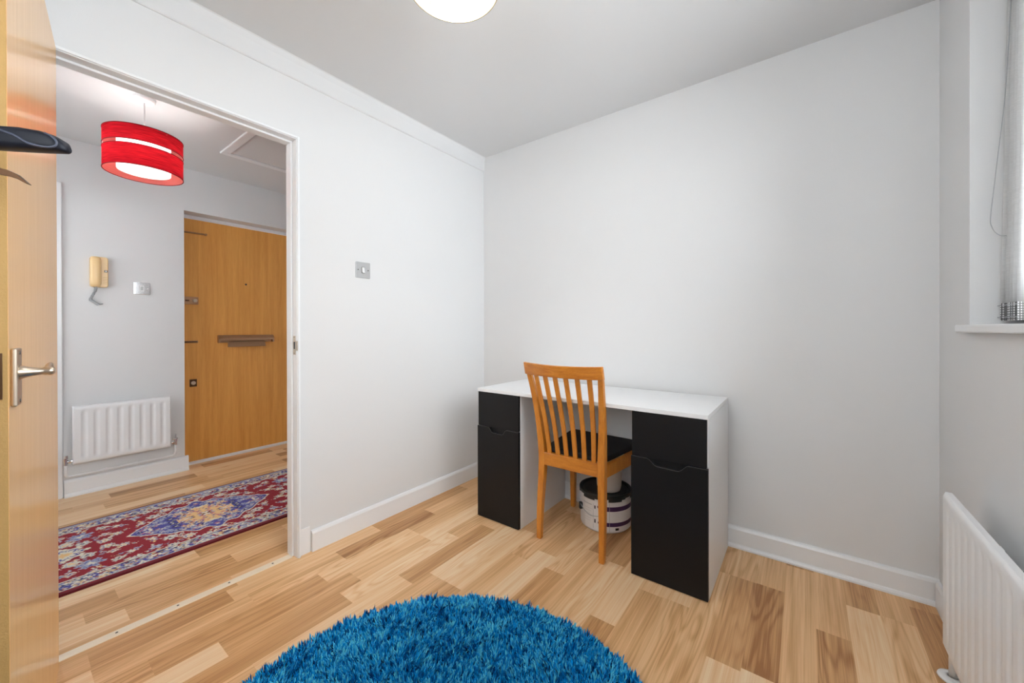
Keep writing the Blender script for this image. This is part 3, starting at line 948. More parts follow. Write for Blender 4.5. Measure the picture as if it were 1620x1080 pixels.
def cream_pendant():
    cx, cy = LAMP_W
    root = empty('pendant_lamp', (cx, cy, ZC), 'cream fabric drum lampshade cut off by the top edge of the photo', 'pendant lamp')
    z = lambda v: v - ZC
    bm = bmesh.new(); lathe(bm, [(.0003, 0), (.05, 0), (.05, -.014), (.030, -.024), (.0003, -.026)], 32); mesh_obj('ceiling_rose', bm, M['plastic_white'], root)
    bm = bmesh.new(); tube(bm, [(0, 0, -.02), (0, 0, z(2.24))], .0033, 10); mesh_obj('flex', bm, M['plastic_white'], root)
    bm = bmesh.new(); lathe(bm, [(.0003, z(2.25)), (.018, z(2.24)), (.019, z(2.20)), (.0003, z(2.20))], 20); mesh_obj('lamp_holder', bm, M['plastic_white'], root)
    r0, r1, zb, zt = .1295, .105, 2.062, 2.235
    bm = bmesh.new(); lathe(bm, [(r0, z(zb)), (r1, z(zt))], 96)
    sh = mesh_obj('shade', bm, M['cream_shade'], root, smooth=True)
    bm = bmesh.new(); ring_profile(bm, r0, z(zb) - .001, t=.0014, h=.004, n=96); mesh_obj('rim', bm, M['gold_rim'], sh)
    bm = bmesh.new(); ring_profile(bm, r1, z(zt) - .002, n=96); mesh_obj('rim', bm, M['gold_rim'], sh)
    bm = bmesh.new()
    for k in range(3):
        a = 2 * PI * k / 3 + rad(52)
        ex = (r0 - .004)
        tube(bm, [(.018 * math.cos(a + .3), .018 * math.sin(a + .3), z(2.21)), (ex * math.cos(a), ex * math.sin(a), z(zb) + .012)], .0014, 6)
        tube(bm, [(.018 * math.cos(a - .3), .018 * math.sin(a - .3), z(2.21)), (ex * math.cos(a), ex * math.sin(a), z(zb) + .012)], .0014, 6)
    mesh_obj('spider', bm, M['gold_rim'], root)
    bm = bmesh.new(); bmesh.ops.create_uvsphere(bm, u_segments=20, v_segments=12, radius=.026, matrix=Matrix.Translation((0, 0, z(2.165))))
    mesh_obj('bulb', bm, M['bulb'], root, smooth=True)


cream_pendant()

# loft hatch in the hall ceiling
hr = empty('loft_hatch', (-2.96, 1.30, ZH), 'white framed loft hatch in the hall ceiling near the entrance door', 'hatch')
hx0, hx1, hy0, hy1 = -3.22 + 2.96, -2.62 + 2.96, 1.003 - 1.30, 1.62 - 1.30
bx('hatch_frame', G, hr, (hx0 - .05, hx0, hy0 - .05, hy1 + .05, -.014, .001), (hx1, hx1 + .05, hy0 - .05, hy1 + .05, -.014, .001),
   (hx0, hx1, hy0 - .05, hy0, -.014, .001), (hx0, hx1, hy1, hy1 + .05, -.014, .001), bevel=.005)
bx('hatch_panel', M['ceiling'], hr, hx0 + .004, hx1 - .004, hy0 + .004, hy1 - .004, -.004, .001, bevel=.001)


# ------------------------------------------------------------------ window
def window():
    root = empty('window_1', (.575, (WIN_Y0 + WIN_Y1) / 2, WIN_Z0)); struct(root)
    ly, lz = root.location.y, root.location.z
    y0, y1, z0, z1 = WIN_Y0 - ly, WIN_Y1 - ly, 0, WIN_Z1 - WIN_Z0
    w = .055
    bx('window_frame', M['upvc'], root, (0, .06, y0, y0 + w, z0, z1), (0, .06, y1 - w, y1, z0, z1), (0, .06, y0 + w, y1 - w, z0, z0 + w), (0, .06, y0 + w, y1 - w, z1 - w, z1),
       (0, .06, -.035, .035, z0 + w, z1 - w), bevel=.004)
    bx('pane', M['glass'], root, (.028, .032, y0 + w, -.035, z0 + w, z1 - w), (.028, .032, .035, y1 - w, z0 + w, z1 - w))
    # sill board
    bm = bmesh.new(); box(bm, XR - .025, .53, WIN_Y0 - .04, WIN_Y1 + .036, WIN_Z0 - .024, WIN_Z0)
    # keep the horn outside the wall
    bm.free()
    bm = bmesh.new()
    pts = [(XR - .025, WIN_Y0 - .04), (XR - .025, WIN_Y1 + .036), (XR + .001, WIN_Y1 + .036), (XR + .001, WIN_Y1), (.58, WIN_Y1), (.58, WIN_Y0), (XR + .001, WIN_Y0), (XR + .001, WIN_Y0 - .04)]
    prism(bm, pts, WIN_Z0 - .024, WIN_Z0, 'xy')
    s = mesh_obj('trim_4', bm, G, bevel=.004); struct(s)


window()


def blind():
    root = empty('vertical_blind', (.528, 1.0, WIN_Z1), 'white vertical louvre blind gathered at the far side of the window', 'blind')
    lx, ly, lz = root.location
    bx('headrail', M['upvc'], root, -.022, .022, WIN_Y0 + .03 - ly, WIN_Y1 - .012 - ly, -.034, -.004, bevel=.003)
    rnd = random.Random(5)
    zt, zb = WIN_Z1 - .036, 1.108
    Y0 = 1.853
    for k in range(6):
        yy = Y0 - .0185 * k
        # slat hangs as a strip, curved in plan, spreading a little towards the bottom
        bm = bmesh.new(); rows = []
        ang = rad((9 if k % 2 else -5) + rnd.uniform(-4, 4)); sp = rnd.uniform(-.003, .003)
        xo = rnd.uniform(-.0015, .0015) + .0008 * k
        nz = 8
        for j in range(nz + 1):
            t_ = j / nz; z = zt + (zb + .052 - zt) * t_
            row = []
            for i in range(9):
                u = i / 8 - .5
                wv = .076
                x = .535 + u * wv - .014 * t_ + xo
                y = yy + math.sin(ang) * u * wv + .0045 * math.cos(u * PI) + sp * t_
                row.append((x - lx, y - ly, z - lz))
            rows.append(row)
        va = [[bm.verts.new(p) for p in r_] for r_ in rows]
        for j in range(nz):
            for i in range(8): bm.faces.new((va[j][i], va[j][i + 1], va[j + 1][i + 1], va[j + 1][i]))
        s = mesh_obj('slat', bm, M['slat'], root, smooth=True)
        md = s.modifiers.new('thickness', 'SOLIDIFY'); md.thickness = .0007
        # weight pocket
        r_ = rows[-1]
        bm = bmesh.new()
        a = [bm.verts.new((p[0], p[1] - .0022, p[2] + .001)) for p in r_] + [bm.verts.new((p[0], p[1] + .0022, p[2] + .001)) for p in r_[::-1]]
        b2 = [bm.verts.new((v.co.x, v.co.y, zb - lz)) for v in a]
        bm.faces.new(a); bm.faces.new(b2[::-1])
        for i in range(len(a)): bm.faces.new((a[i], a[(i + 1) % len(a)], b2[(i + 1) % len(a)], b2[i]))
        wobj = mesh_obj('weight', bm, M['weight_grid'], s)
        # linking chain bead row on the near edge
        x_, y_, z_ = r_[0]
        for zz in (z_ - .006, zb - lz + .010):
            bm = bmesh.new(); tube(bm, [(x_ - .002, y_ - .009, zz), (x_ - .003, y_ + .009, zz)], .0013, 6)
            mesh_obj('link_chain', bm, M['grey_cord'], wobj)
    # control cord
    bm = bmesh.new()
    pts = [(.500, 1.84, 2.095), (.4975, 1.84, 2.014), (.488, 1.84, 1.791), (.470, 1.84, 1.56), (.460, 1.84, 1.43), (.462, 1.838, 1.395), (.472, 1.836, 1.372), (.487, 1.834, 1.364), (.500, 1.826, 1.38), (.506, 1.82, 1.6), (.508, 1.82, 2.09)]
    tube(bm, [Vector(p) - root.location for p in smooth_path([Vector(p) for p in pts], 8)], .0011, 6)
    mesh_obj('control_cord', bm, M['grey_cord'], root, smooth=True)


# woven-looking grid on the blind weights
m, nt, b = new_mat('blind_weight_weave')
tc = nt.nodes.new('ShaderNodeTexCoord'); ck = nt.nodes.new('ShaderNodeTexBrick')
mp = nt.nodes.new('ShaderNodeMapping'); mp.inputs['Rotation'].default_value = (rad(90), 0, 0)
nt.links.new(tc.outputs['Object'], mp.inputs['Vector']); nt.links.new(mp.outputs[0], ck.inputs['Vector'])
ck.inputs['Color1'].default_value = (.75, .75, .75, 1); ck.inputs['Color2'].default_value = (.62, .62, .62, 1); ck.inputs['Mortar'].default_value = (.14, .14, .14, 1)
ck.inputs['Scale'].default_value = 1.0; ck.inputs['Brick Width'].default_value = .006; ck.inputs['Row Height'].default_value = .007; ck.inputs['Mortar Size'].default_value = .0012
ck.offset = 0
nt.links.new(ck.outputs['Color'], b.inputs['Base Color']); b.inputs['Roughness'].default_value = .7
M['weight_grid'] = m
blind()


# ------------------------------------------------------------------ desk
def desk():
    X0, X1, YFr, YBk, ZT = -1.520, -.302, 1.690, 2.196, .742
    root = empty('desk', ((X0 + X1) / 2, (YFr + YBk) / 2, 0), 'white desk with black drawers and doors on two pedestals against the grey wall', 'desk')
    cx, cy, _ = root.location
    WM, BM_ = M['desk_white'], M['desk_black']

    def b_(name, mat, par, x0, x1, y0, y1, z0, z1, bevel=.0008):
        return bx(name, mat, par, x0 - cx, x1 - cx, y0 - cy, y1 - cy, z0, z1, bevel=bevel)
    b_('desktop', WM, root, X0, X1, YFr, YBk, ZT - .018, ZT, .0012)
    LX1 = -1.226; RX0 = -.612
    for nm, xa, xb in (('left_pedestal', X0, LX1), ('right_pedestal', RX0, X1)):
        zt = ZT - .0182; t = .015
        p = bx('pedestal', WM, root, (xa - cx, xa + t - cx, YFr + .018 - cy, YBk - cy, 0, zt), (xb - t - cx, xb - cx, YFr + .018 - cy, YBk - cy, 0, zt),
               (xa + t - cx, xb - t - cx, YBk - .006 - cy, YBk - cy, .01, zt), (xa + t - cx, xb - t - cx, YFr + .02 - cy, YBk - .006 - cy, .004, .02),
               (xa + t - cx, xb - t - cx, YFr + .03 - cy, YBk - .006 - cy, .500, .510))
        # drawer front, then door with scooped grip
        b_('drawer_front', BM_, root, xa + .004, xb - (.006 if xb == X1 else .001), YFr + .003, YFr + .018, .530, zt - .001)
        w = xb - xa; m0 = (xa + xb) / 2
        top = .526
        gw, sl = (.086, .040) if xb == X1 else (.068, .032)
        def scoop(s_): return [(m0 - gw, top), (m0 - gw + .010, top - .0025), (m0 - gw + sl - .006, top - .024), (m0 - gw + sl + .004, top - .028), (m0 + gw - sl - .004, top - .030), (m0 + gw - sl + .006, top - .026), (m0 + gw - .010, top - .0025), (m0 + gw, top)]
        pts = [(xa + .001, .004), (xb - .0005, .004), (xb - .0005, top)] + scoop(1)[::-1] + [(xa + .001, top)]
        bm = bmesh.new(); prism(bm, [(p_[0] - cx, p_[1]) for p_ in pts], YFr - .001 - cy, YFr + .0165 - cy, 'xz')
        dr = mesh_obj('door', BM_, None) if False else mesh_obj('cabinet_door', bm, BM_, root)
        bm = bmesh.new(); box(bm, xa + .016 - cx, xb - .016 - cx, YFr + .0170 - cy, YFr + .0185 - cy, .470, .5295)
        mesh_obj('grip_recess', bm, BM_, dr)
        # pale thin edge of the scooped top
        bm = bmesh.new()
        ed = [(xa + .001, top + .0004)] + [(q[0], q[1] + .0004) for q in scoop(1)] + [(xb - .0005, top + .0004)]
        tube(bm, [(q[0] - cx, YFr - .0010 - cy, q[1]) for q in ed], .0005, 5)
        e_ = mesh_obj('edge_band', bm, M['grey_band'], dr)
    b_('modesty_panel', WM, root, LX1, RX0, YBk - .03, YBk - .015, .33, ZT - .0182)
    return root


desk()


# ------------------------------------------------------------------ chair
def chair():
    root = empty('dining_chair', (-.92, 1.90, 0), 'orange wooden slat-back chair with black seat pushed under the white desk', 'chair')
    base = Vector((-.92, 1.90, 0))
    CH, CX = M['chair'], M['chair_x']

    def V_(x, y, z): return Vector((x, y, z)) - base

    def sq(bm, pts, ws, ds):
        """square section sweep; ws along x, ds along y"""
        rings = []
        for p, w, d in zip(pts, ws, ds):
            p = Vector(p) - base
            rings.append([bm.verts.new(p + Vector(q)) for q in ((-w / 2, -d / 2, 0), (w / 2, -d / 2, 0), (w / 2, d / 2, 0), (-w / 2, d / 2, 0))])
        for a, b2 in zip(rings[:-1], rings[1:]):
            for k in range(4): bm.faces.new((a[k], a[(k + 1) % 4], b2[(k + 1) % 4], b2[k]))
        bm.faces.new(rings[0][::-1]); bm.faces.new(rings[-1])
    # rear legs run on into the back posts
    posts = []
    for side, (xb, yb) in (('l', (-1.098, 1.712)), ('r', (-.748, 1.700))):
        s = -1 if side == 'l' else 1
        xs = xb + (0.010 if side == 'l' else -.005)
        pts = [(xb, yb - .012, 0), (xb, yb - .004, .15), (xs, yb + .004, .36), (xs, yb + .004, .46), (xs + s * .010, yb - .014, .62), (xs + s * .022, yb - .050, .78), (xs + s * .034, yb - .090, .905)]
        pts2 = [Vector(p) for p in pts]
        bm = bmesh.new()
        sp_ = smooth_path(pts2, 4); n = len(sp_)
        ws = [.026 + .010 * min(1, (p.z / .4)) if p.z < .46 else .036 - .012 * (p.z - .46) / .45 for p in sp_]
        ds = [.026 + .012 * min(1, (p.z / .4)) if p.z < .46 else .038 - .018 * (p.z - .46) / .45 for p in sp_]
        sq(bm, sp_, ws, ds)
        mesh_obj('leg', bm, CH, root, bevel=.004)
        posts.append(pts2)
        # dark glide
    for x, y in ((-1.128, 2.125), (-.698, 2.112)):
        bm = bmesh.new(); sq(bm, [(x, y, 0), (x, y, .42)], [.026, .036], [.026, .036]); mesh_obj('leg', bm, CH, root, bevel=.003)
    xl, xr = -1.088, -.753
    # seat rails
    bm = bmesh.new(); box(bm, xl + .014 + .92, xr - .014 + .92, 1.700 - 1.90, 1.722 - 1.90, .385, .450); mesh_obj('rear_rail', bm, CX, root, bevel=.003)
    bm = bmesh.new(); box(bm, -1.112 + .92, -.714 + .92, 2.104 - 1.90, 2.126 - 1.90, .385, .440); mesh_obj('front_rail', bm, CX, root, bevel=.003)
    for x0, x1 in ((-1.092, -1.128), (-.749, -.698)):
        bm = bmesh.new()
        s = 1 if x0 < -.9 else -1
        pts = [V_(x0, 1.718, .385), V_(x1, 2.108, .385)]
        vs = []
        for p in pts:
            vs.append([bm.verts.new(p + Vector(q)) for q in ((-.011, 0, 0), (.011, 0, 0), (.011, 0, .060), (-.011, 0, .060))])
        for k in range(4): bm.faces.new((vs[0][k], vs[0][(k + 1) % 4], vs[1][(k + 1) % 4], vs[1][k]))
        bm.faces.new(vs[0][::-1]); bm.faces.new(vs[1]); mesh_obj('side_rail', bm, CX if False else CH, root, bevel=.002)
    # seat pad
    outline = [(-1.088, 1.728), (-.752, 1.728), (-.700, 2.128), (-1.140, 2.140)]
    bm = bmesh.new(); prism(bm, [(p[0] + .92, p[1] - 1.90) for p in outline], .446, .472, 'xy')
    s = mesh_obj('seat', bm, M['seat'], root, bevel=.010, seg=3); s['label'] = 'black seat pad'
    # crest rail: curved in plan and dipping slightly in the middle
    A = posts[0][-1]; B = posts[1][-1]
    yc = lambda t: A.y + (B.y - A.y) * t
    bm = bmesh.new(); N = 16; rings = []
    xa, xb_ = A.x - .0125, B.x + .0125
    for i in range(N + 1):
        t_ = i / N; x = xa + (xb_ - xa) * t_
        bow = -.026 * (1 - (2 * t_ - 1) ** 2)
        dip = -.006 * (1 - (2 * t_ - 1) ** 2)
        # top and bottom follow the rake of the back
        zt, zb = .918 + dip, .857 + dip * .6
        y_t = A.y - .006 + bow; y_b = A.y + .010 + bow
        y_t += (B.y - A.y) * t_; y_b += (B.y - A.y) * t_
        rings.append([bm.verts.new(V_(x, y_b - .011, zb)), bm.verts.new(V_(x, y_b + .011, zb)), bm.verts.new(V_(x, y_t + .010, zt)), bm.verts.new(V_(x, y_t - .010, zt))])
    for a, b2 in zip(rings[:-1], rings[1:]):
        for k in range(4): bm.faces.new((a[k], a[(k + 1) % 4], b2[(k + 1) % 4], b2[k]))
    bm.faces.new(rings[0][::-1]); bm.faces.new(rings[-1])
    mesh_obj('crest_rail', bm, CX, root, bevel=.003)
    # slats
    for k in range(6):
        t_ = (k + 1) / 7
        tt = .5 + (t_ - .5) * 1.02
        xt = A.x + (B.x - A.x) * tt; xb2 = (xl) + (xr - xl) * tt
        bow = -.026 * (1 - (2 * t_ - 1) ** 2)
        bm = bmesh.new()
        pth = smooth_path([Vector((xb2, 1.712, .446)), Vector((xb2 + (xt - xb2) * .35, 1.694 + bow * .45, .60)), Vector((xb2 + (xt - xb2) * .7, 1.660 + bow * .85, .75)), Vector((xt, A.y + .012 + bow + (B.y - A.y) * t_, .862))], 5)
        sq(bm, pth, [.023] * len(pth), [.011] * len(pth))
        mesh_obj('slat', bm, CH, root, bevel=.002)
    return root


chair()


# ------------------------------------------------------------------ paint tub and pot
def tub():
    cx, cy = -.893, 2.062
    R = .137
    root = empty('paint_tub', (cx, cy, 0), 'white paint tub with purple bands and dark lid on the floor under the desk', 'paint tub')
    bm = bmesh.new(); lathe(bm, [(.0003, .001), (R - .006, .001), (R - .002, .006), (R, .012), (R + .001, .170), (R + .003, .186), (R, .186), (.0003, .186)], 64)
    mesh_obj('tub_body', bm, M['tub'], root, smooth=False)
    root.children[-1].data.polygons.foreach_set('use_smooth', [abs(p.normal.z) < .5 for p in root.children[-1].data.polygons])

    def band(name, mat, a0, a1, z0, z1, off=.0012, par=None, zz0=None, zz1=None):
        """curved patch of print following the tub; angles in degrees, 270 faces the room"""
        bm = bmesh.new(); n = max(2, int(abs(a1 - a0) / 3)); row = []
        for i in range(n + 1):
            a = rad(a0 + (a1 - a0) * i / n); r = R + .001 + off
            zb = z0 if zz0 is None else z0 + (zz0 - z0) * i / n
            ztp = z1 if zz1 is None else z1 + (zz1 - z1) * i / n
            row.append((bm.verts.new((r * math.cos(a), r * math.sin(a), zb)), bm.verts.new((r * math.cos(a), r * math.sin(a), ztp))))
        for p, q in zip(row[:-1], row[1:]): bm.faces.new((p[0], q[0], q[1], p[1]))
        return mesh_obj(name, bm, mat, par or root, smooth=True)
    face = 293  # direction of the camera seen from the tub
    lb = band('label', M['label'], face - 50, face + 75, .012, .163)
    band('stripe', M['purple'], face - 6, face + 75, .120, .144, .0018, lb)
    band('stripe', M['purple'], face - 4, face + 75, .040, .061, .0018, lb)
    band('stripe', M['purple'], face - 17, face - 6, .1335, .144, .0018, lb, zz0=.120)
    band('stripe', M['purple'], face - 16, face - 4, .052, .061, .0018, lb, zz0=.040)
    for a in (face - 24, ):
        band('print', M['ink'], a, a + 3, .125, .142, .0018, lb); band('print', M['ink'], a, a + 3, .050, .070, .0018, lb)
    band('print', M['ink'], face + 22, face + 30, .020, .032, .0018, lb)
    band('print', M['grey_cord'], face - 56, face - 30, .140, .144, .0018, lb)
    for k in range(6):
        band('print', M['grey_cord'], face - 50, face - 28 - (k % 3) * 3, .118 - .013 * k, .1192 - .013 * k, .0018, lb)
    band('print', M['grey_cord'], face - 27, face - 26.3, .02, .150, .0018, lb)
    band('print', M['grey_cord'], face + 9, face + 9.7, .012, .163, .0018, lb)
    # lid with ragged clips around its skirt
    bm = bmesh.new(); lathe(bm, [(.0003, .196), (R - .020, .196), (R - .016, .190), (R - .012, .190), (R - .008, .201), (R + .004, .201), (R + .0065, .197), (R + .0065, .186), (R + .003, .186)], 64)
    lid = mesh_obj('lid', bm, M['lid'], root)
    bm = bmesh.new(); N = 72; rr = []
    rnd = random.Random(4)
    for i in range(N):
        ph = (i % 12)
        zlow = .170 if ph < 7 else .1835
        if ph in (6, 7): zlow = .178
        a0, a1 = 2 * PI * i / N, 2 * PI * (i + 1) / N
        r = R + .006
        v = [bm.verts.new((r * math.cos(a), r * math.sin(a), z)) for a, z in ((a0, zlow), (a1, zlow), (a1, .190), (a0, .190))]
        bm.faces.new(v)
    bmesh.ops.remove_doubles(bm, verts=bm.verts, dist=1e-5)
    sk = mesh_obj('lid_skirt', bm, M['lid'], lid)
    md = sk.modifiers.new('thickness', 'SOLIDIFY'); md.thickness = .002
    # wire carry handle with its lug
    a = rad(face - 68); bm = bmesh.new()
    pts = []
    for i in range(13):
        t_ = i / 12; aa = rad(face - 62 + 52 * t_)
        pts.append(((R + .012) * math.cos(aa), (R + .012) * math.sin(aa), .118 - .030 * math.sin(PI * t_ * .75)))
    tube(bm, smooth_path(pts, 2), .0018, 8); mesh_obj('wire_handle', bm, M['grey_cord'], root, smooth=True)
    bm = bmesh.new(); box(bm, -.010, .010, -.006, .012, .10, .135, mtx=Matrix.Rotation(rad(face - 66 - 90), 4, 'Z') @ Matrix.Translation((0, 0, 0)))
    for v in bm.verts: v.co += Vector(((R + .004) * math.cos(rad(face - 66)), (R + .004) * math.sin(rad(face - 66)), -.012))
    mesh_obj('handle_lug', bm, M['lid'], root, bevel=.002)
    # milky pot on the lid
    pr = empty('plastic_pot', (-.862, 2.040, .1965), 'milky white plastic pot standing on the dark lid of the paint tub', 'pot')
    bm = bmesh.new(); lathe(bm, [(.0003, .0005), (.050, .0005), (.060, .006), (.066, .03), (.071, .118), (.074, .120), (.074, .126), (.069, .126), (.064, .03), (.056, .008), (.0003, .006)], 48)
    mesh_obj('pot_body', bm, M['pot'], pr, smooth=True)


tub()


# ------------------------------------------------------------------ hall runner
def runner():
    x0, x1, ya, yb = -3.216, -2.402, -.60, 2.08
    st = .0042
    nx, ny = int((x1 - x0) / st), int((yb - ya) / st)
    xs = np.linspace(x0, x1, nx + 1); ys = np.linspace(ya, yb, ny + 1)
    X, Y = np.meshgrid(xs, ys)
    cx, cy = (x0 + x1) / 2, .745
    U = np.abs(X - cx); Vv = np.abs(Y - cy)     # mirrored pattern
    rng = np.random.RandomState(3)
    red, dred, cream, blue, navy, sky, gold, pink = [np.array(srgb(*c)[:3]) for c in
        ((150, 8, 34), (112, 6, 24), (232, 224, 206), (78, 76, 158), (44, 42, 92), (168, 172, 196), (240, 200, 140), (210, 130, 128))]
    C = np.zeros(X.shape + (3,)); C[:] = red

    def put(mask, col): C[mask] = col

    def warp(u, v, k):
        return u + .004 * np.sin(v * 210 + k) + .0025 * np.sin(v * 470 + 2 * k), v + .004 * np.sin(u * 190 + k) + .0025 * np.sin(u * 430)
    Uw, Vw = warp(U, Vv, 1.0)

    def flower(fx, fy, R, k, ph, c1, c2, c3, sq_=1.0):
        dx, dy = Uw - fx, (Vw - fy) * sq_
        r = np.hypot(dx, dy); th = np.arctan2(dy, dx)
        pr = R * (.62 + .38 * np.abs(np.cos(th * k / 2 + ph)))
        put(r < pr, c1); put(r < pr * .74, c2); put((r < pr * .60), c1); put(r < pr * .30, c3)

    def leaf(fx, fy, L_, W_, a, c1, c2):
        dx, dy = Uw - fx, Vw - fy
        p = dx * math.cos(a) + dy * math.sin(a); q = -dx * math.sin(a) + dy * math.cos(a) + .25 * p * p / L_
        m_ = (np.abs(p) < L_) & (np.abs(q) < W_ * (1 - (p / L_) ** 2))
        put(m_, c1); put(m_ & (np.abs(q) < W_ * .3 * (1 - (p / L_) ** 2)), c2)
    fieldw = .325
    # scattered field flowers and leaves, jittered grid
    gy = 0.0
    row = 0
    while gy < 1.5:
        for gx in np.arange(0.03 + (row % 2) * .052, .36, .104):
            fx = gx + rng.uniform(-.012, .012); fy = gy + rng.uniform(-.015, .015)
            R = rng.uniform(.020, .034)
            c1, c2, c3 = [(cream, blue, gold), (cream, sky, navy), (sky, cream, blue), (cream, pink, blue), (cream, sky, gold)][rng.randint(5)]
            flower(fx, fy, R, rng.choice([5, 6, 8]), rng.uniform(0, 3), c1, c2, c3)
            for _ in range(3):
                a = rng.uniform(0, PI * 2); d = R + rng.uniform(.008, .018)
                leaf(fx + d * math.cos(a), fy + d * math.sin(a), rng.uniform(.012, .022), rng.uniform(.004, .007), a + rng.uniform(-1, 1), [cream, sky, gold, cream][rng.randint(4)], [navy, blue, cream, dred][rng.randint(4)])
        gy += .068; row += 1
    # medallion
    HL = .335
    s = np.clip(Vv / HL, 0, 1)
    half = .235 * (1 - s ** 1.5) + .018 * np.cos(s * PI * 7) * (1 - s)
    med = (Vv < HL) & (U < half)
    put(med, cream); med2 = (Vv < HL - .018) & (U < half - .010); put(med2, blue)
    med3 = (Vv < HL - .03) & (U < half - .022)
    # mottled filling
    for _ in range(150):
        fx, fy = rng.uniform(0, .24), rng.uniform(0, HL - .03)
        dx, dy = Uw - fx, Vw - fy
        r = np.hypot(dx, dy * .9); th = np.arctan2(dy, dx)
        pr = rng.uniform(.007, .018) * (.6 + .4 * np.abs(np.cos(th * rng.choice([2, 2.5, 3]) + rng.uniform(0, 3))))
        c1 = [cream, sky, cream, navy, gold, pink, sky][rng.randint(7)]
        put(med3 & (r < pr), c1); put(med3 & (r < pr * .4), blue if c1 is not navy else cream)
    core = (Vv < .13) & (U < .135 * (1 - (Vv / .13) ** 2 * .8))
    put(core, gold)
    for _ in range(70):
        fx, fy = rng.uniform(0, .14), rng.uniform(0, .13)
        r = np.hypot(Uw - fx, Vw - fy); th = np.arctan2(Vw - fy, Uw - fx)
        pr = rng.uniform(.005, .012) * (.5 + .5 * np.abs(np.cos(th * 2.5)))
        put(core & (r < pr), [dred, cream, pink, sky, blue][rng.randint(5)])
    # secondary medallions further along
    for fy in (.55, 1.08):
        flower(.0, fy, .085, 8, 0, cream, blue, gold); flower(.19, fy - .07, .05, 6, 1, sky, blue, cream)
    # border band
    W2 = (x1 - x0) / 2
    b0, b1 = W2 - .112, W2 - .030
    bandm = (U > b0) & (U < b1)
    put(bandm, sky * .8)
    for _ in range(1250):
        fx, fy = rng.uniform(b0, b1), rng.uniform(-.02, 1.42)
        loc = (np.abs(ys - cy) > fy - .02) & (np.abs(ys - cy) < fy + .02)
        sub = np.ix_(loc, np.ones(nx + 1, bool))
        r = np.hypot(Uw[sub] - fx, Vw[sub] - fy); th = np.arctan2(Vw[sub] - fy, Uw[sub] - fx)
        pr = rng.uniform(.004, .013) * (.5 + .5 * np.abs(np.cos(th * rng.choice([1, 1.5, 2.5]) + rng.uniform(0, 3))))
        m_ = (r < pr) & bandm[sub]
        tmp = C[sub]; tmp[m_] = [cream, cream, blue, navy, red, sky, gold * .9][rng.randint(7)]; C[sub] = tmp
    for e in (b0, b1):
        put(np.abs(U - e) < .0032, cream); put(np.abs(U - e - .006) < .0025, navy)
    put(U > b1 + .008, red); put(U > W2 - .016, dred)
    # far binding is narrow, near binding wide
    put((X < x0 + .05) & (X > x0 + .012) & (U > b1), sky * .85)
    nv = (nx + 1) * (ny + 1)
    co = np.zeros((nv, 3)); co[:, 0] = X.ravel(); co[:, 1] = Y.ravel(); co[:, 2] = .0085 + .0004 * rng.rand(nv)
    # slight skew of the runner in the hall
    co[:, 0] += (co[:, 1] - .75) * .026
    idx = np.arange(nv).reshape(ny + 1, nx + 1)
    f = np.stack([idx[:-1, :-1], idx[:-1, 1:], idx[1:, 1:], idx[1:, :-1]], -1).reshape(-1, 4)
    me = bpy.data.meshes.new('hall_runner')
    me.vertices.add(nv); me.vertices.foreach_set('co', co.ravel())
    me.loops.add(f.size); me.loops.foreach_set('vertex_index', f.ravel().astype(np.int32))
    me.polygons.add(len(f)); me.polygons.foreach_set('loop_start', np.arange(0, f.size, 4, dtype=np.int32))
    me.update(); me.validate()
    at = me.color_attributes.new('pattern', 'FLOAT_COLOR', 'POINT')
    cc = np.ones((nv, 4)); cc[:, :3] = C.reshape(-1, 3)
    at.data.foreach_set('color', cc.ravel())
    me.materials.append(M['runner'])
    o = bpy.data.objects.new('hall_runner', me); COL.objects.link(o)
    tag(o, 'dark red and blue floral patterned runner rug on the hall floor', 'rug')
    bm = bmesh.new()
    vs = box(bm, x0 - .003, x1 + .003, ya - .003, yb + .003, .0002, .008)
    for v in vs: v.co.x += (v.co.y - .75) * .026
    mesh_obj('binding', bm, M['binding'], o)


runner()


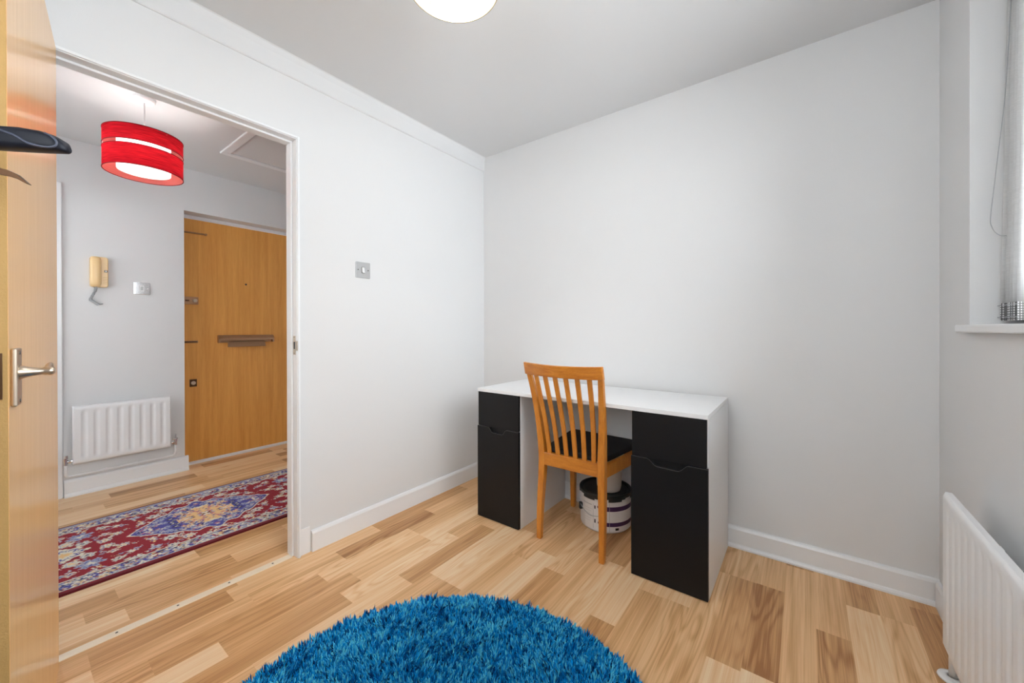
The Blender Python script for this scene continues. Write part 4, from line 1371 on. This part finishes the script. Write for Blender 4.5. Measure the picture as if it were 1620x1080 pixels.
# ------------------------------------------------------------------ blue shag rug
def shag():
    cx, cy, R = -.690, .575, .655
    bm = bmesh.new(); lathe(bm, [(.0003, .001), (R - .01, .001), (R - .004, .005), (R - .012, .010), (.0003, .011)], 96, center=(0, 0, 0))
    root = mesh_obj('shag_rug', bm, plain('blue_backing', srgb(0, 50, 84), .9, bump=.3))
    root.location = (cx, cy, 0)
    tag(root, 'round bright blue shaggy rug on the wood floor in front of the desk', 'rug')
    rng = np.random.RandomState(7)
    N = 112000
    r = (R + .008) * np.sqrt(rng.rand(N)) * .995; a = rng.rand(N) * 2 * np.pi
    px_, py_ = r * np.cos(a), r * np.sin(a)
    keep = py_ > -.42          # nearer part lies outside the picture
    px_, py_ = px_[keep], py_[keep]; N = len(px_)

    def field(x, y, seed, f0):
        rs = np.random.RandomState(seed); out = np.zeros_like(x)
        for k in range(14):
            an = rs.rand() * 2 * np.pi; f = f0 * (1 + 1.6 * rs.rand()); out += np.sin((x * np.cos(an) + y * np.sin(an)) * f + rs.rand() * 6.28)
        return out / 3.7
    lean_a = field(px_, py_, 1, 7) * 1.5 + field(px_, py_, 2, 38) * 1.0 + field(px_, py_, 8, 130) * 1.3 + rng.randn(N) * .6 + 1.9
    lean = np.clip(.52 + .30 * field(px_, py_, 3, 30) + .15 * rng.randn(N), .15, 1.25)
    edge = np.clip((np.hypot(px_, py_) - (R - .05)) / .05, 0, 1)
    # edge tufts flop outwards
    ox, oy = px_ / R, py_ / R
    Lh = .0265 * (0.8 + .35 * rng.rand(N)) * (1 + .16 * field(px_, py_, 4, 45) + .22 * field(px_, py_, 11, 210))
    dx = np.cos(lean_a) * (1 - edge * .6) + ox * edge * .9; dy = np.sin(lean_a) * (1 - edge * .6) + oy * edge * .9
    nn = np.hypot(dx, dy) + 1e-6; dx /= nn; dy /= nn
    hz = Lh * np.cos(lean * .72); hr = Lh * np.sin(lean * .72)
    w = .0022 * (.8 + .5 * rng.rand(N))
    tw = rng.rand(N) * 6.28
    lv = [(0, 0, 0, 1.0), (.38, .30, .45, 1.05), (.75, .68, .82, .8), (1.0, 1.0, 1.0, .12)]
    K = 3
    verts = np.zeros((N, len(lv), K, 3))
    for j, (_, fr, fz, ws) in enumerate(lv):
        for k in range(K):
            an = tw + 2 * np.pi * k / K
            verts[:, j, k, 0] = px_ + dx * hr * fr + np.cos(an) * w * ws
            verts[:, j, k, 1] = py_ + dy * hr * fr + np.sin(an) * w * ws
            verts[:, j, k, 2] = .008 + hz * fz + (0 if j < 3 else 0)
    J = len(lv); base = (np.arange(N) * J * K)[:, None]
    fs = []
    for j in range(J - 1):
        for k in range(K):
            k2 = (k + 1) % K
            fs.append(np.concatenate([base + j * K + k, base + j * K + k2, base + (j + 1) * K + k2, base + (j + 1) * K + k], 1))
    f = np.concatenate(fs, 0).astype(np.int32)
    me = bpy.data.meshes.new('pile'); nv = N * J * K
    me.vertices.add(nv); me.vertices.foreach_set('co', verts.reshape(-1))
    me.loops.add(f.size); me.loops.foreach_set('vertex_index', f.ravel())
    me.polygons.add(len(f)); me.polygons.foreach_set('loop_start', np.arange(0, f.size, 4, dtype=np.int32))
    me.polygons.foreach_set('use_smooth', np.ones(len(f), bool))
    me.update()
    tone = np.clip(.58 + .20 * rng.randn(N) + .26 * field(px_, py_, 5, 230) + .12 * field(px_, py_, 9, 60) + .07 * field(px_, py_, 6, 16), 0, 1)
    tt = np.repeat(tone, J * K).astype(np.float32)
    at = me.attributes.new('tone', 'FLOAT', 'POINT'); at.data.foreach_set('value', tt)
    me.materials.append(M['shag'])
    o = bpy.data.objects.new('pile', me); COL.objects.link(o); o.parent = root; o['kind'] = 'stuff'


shag()
bpy.context.view_layer.update()
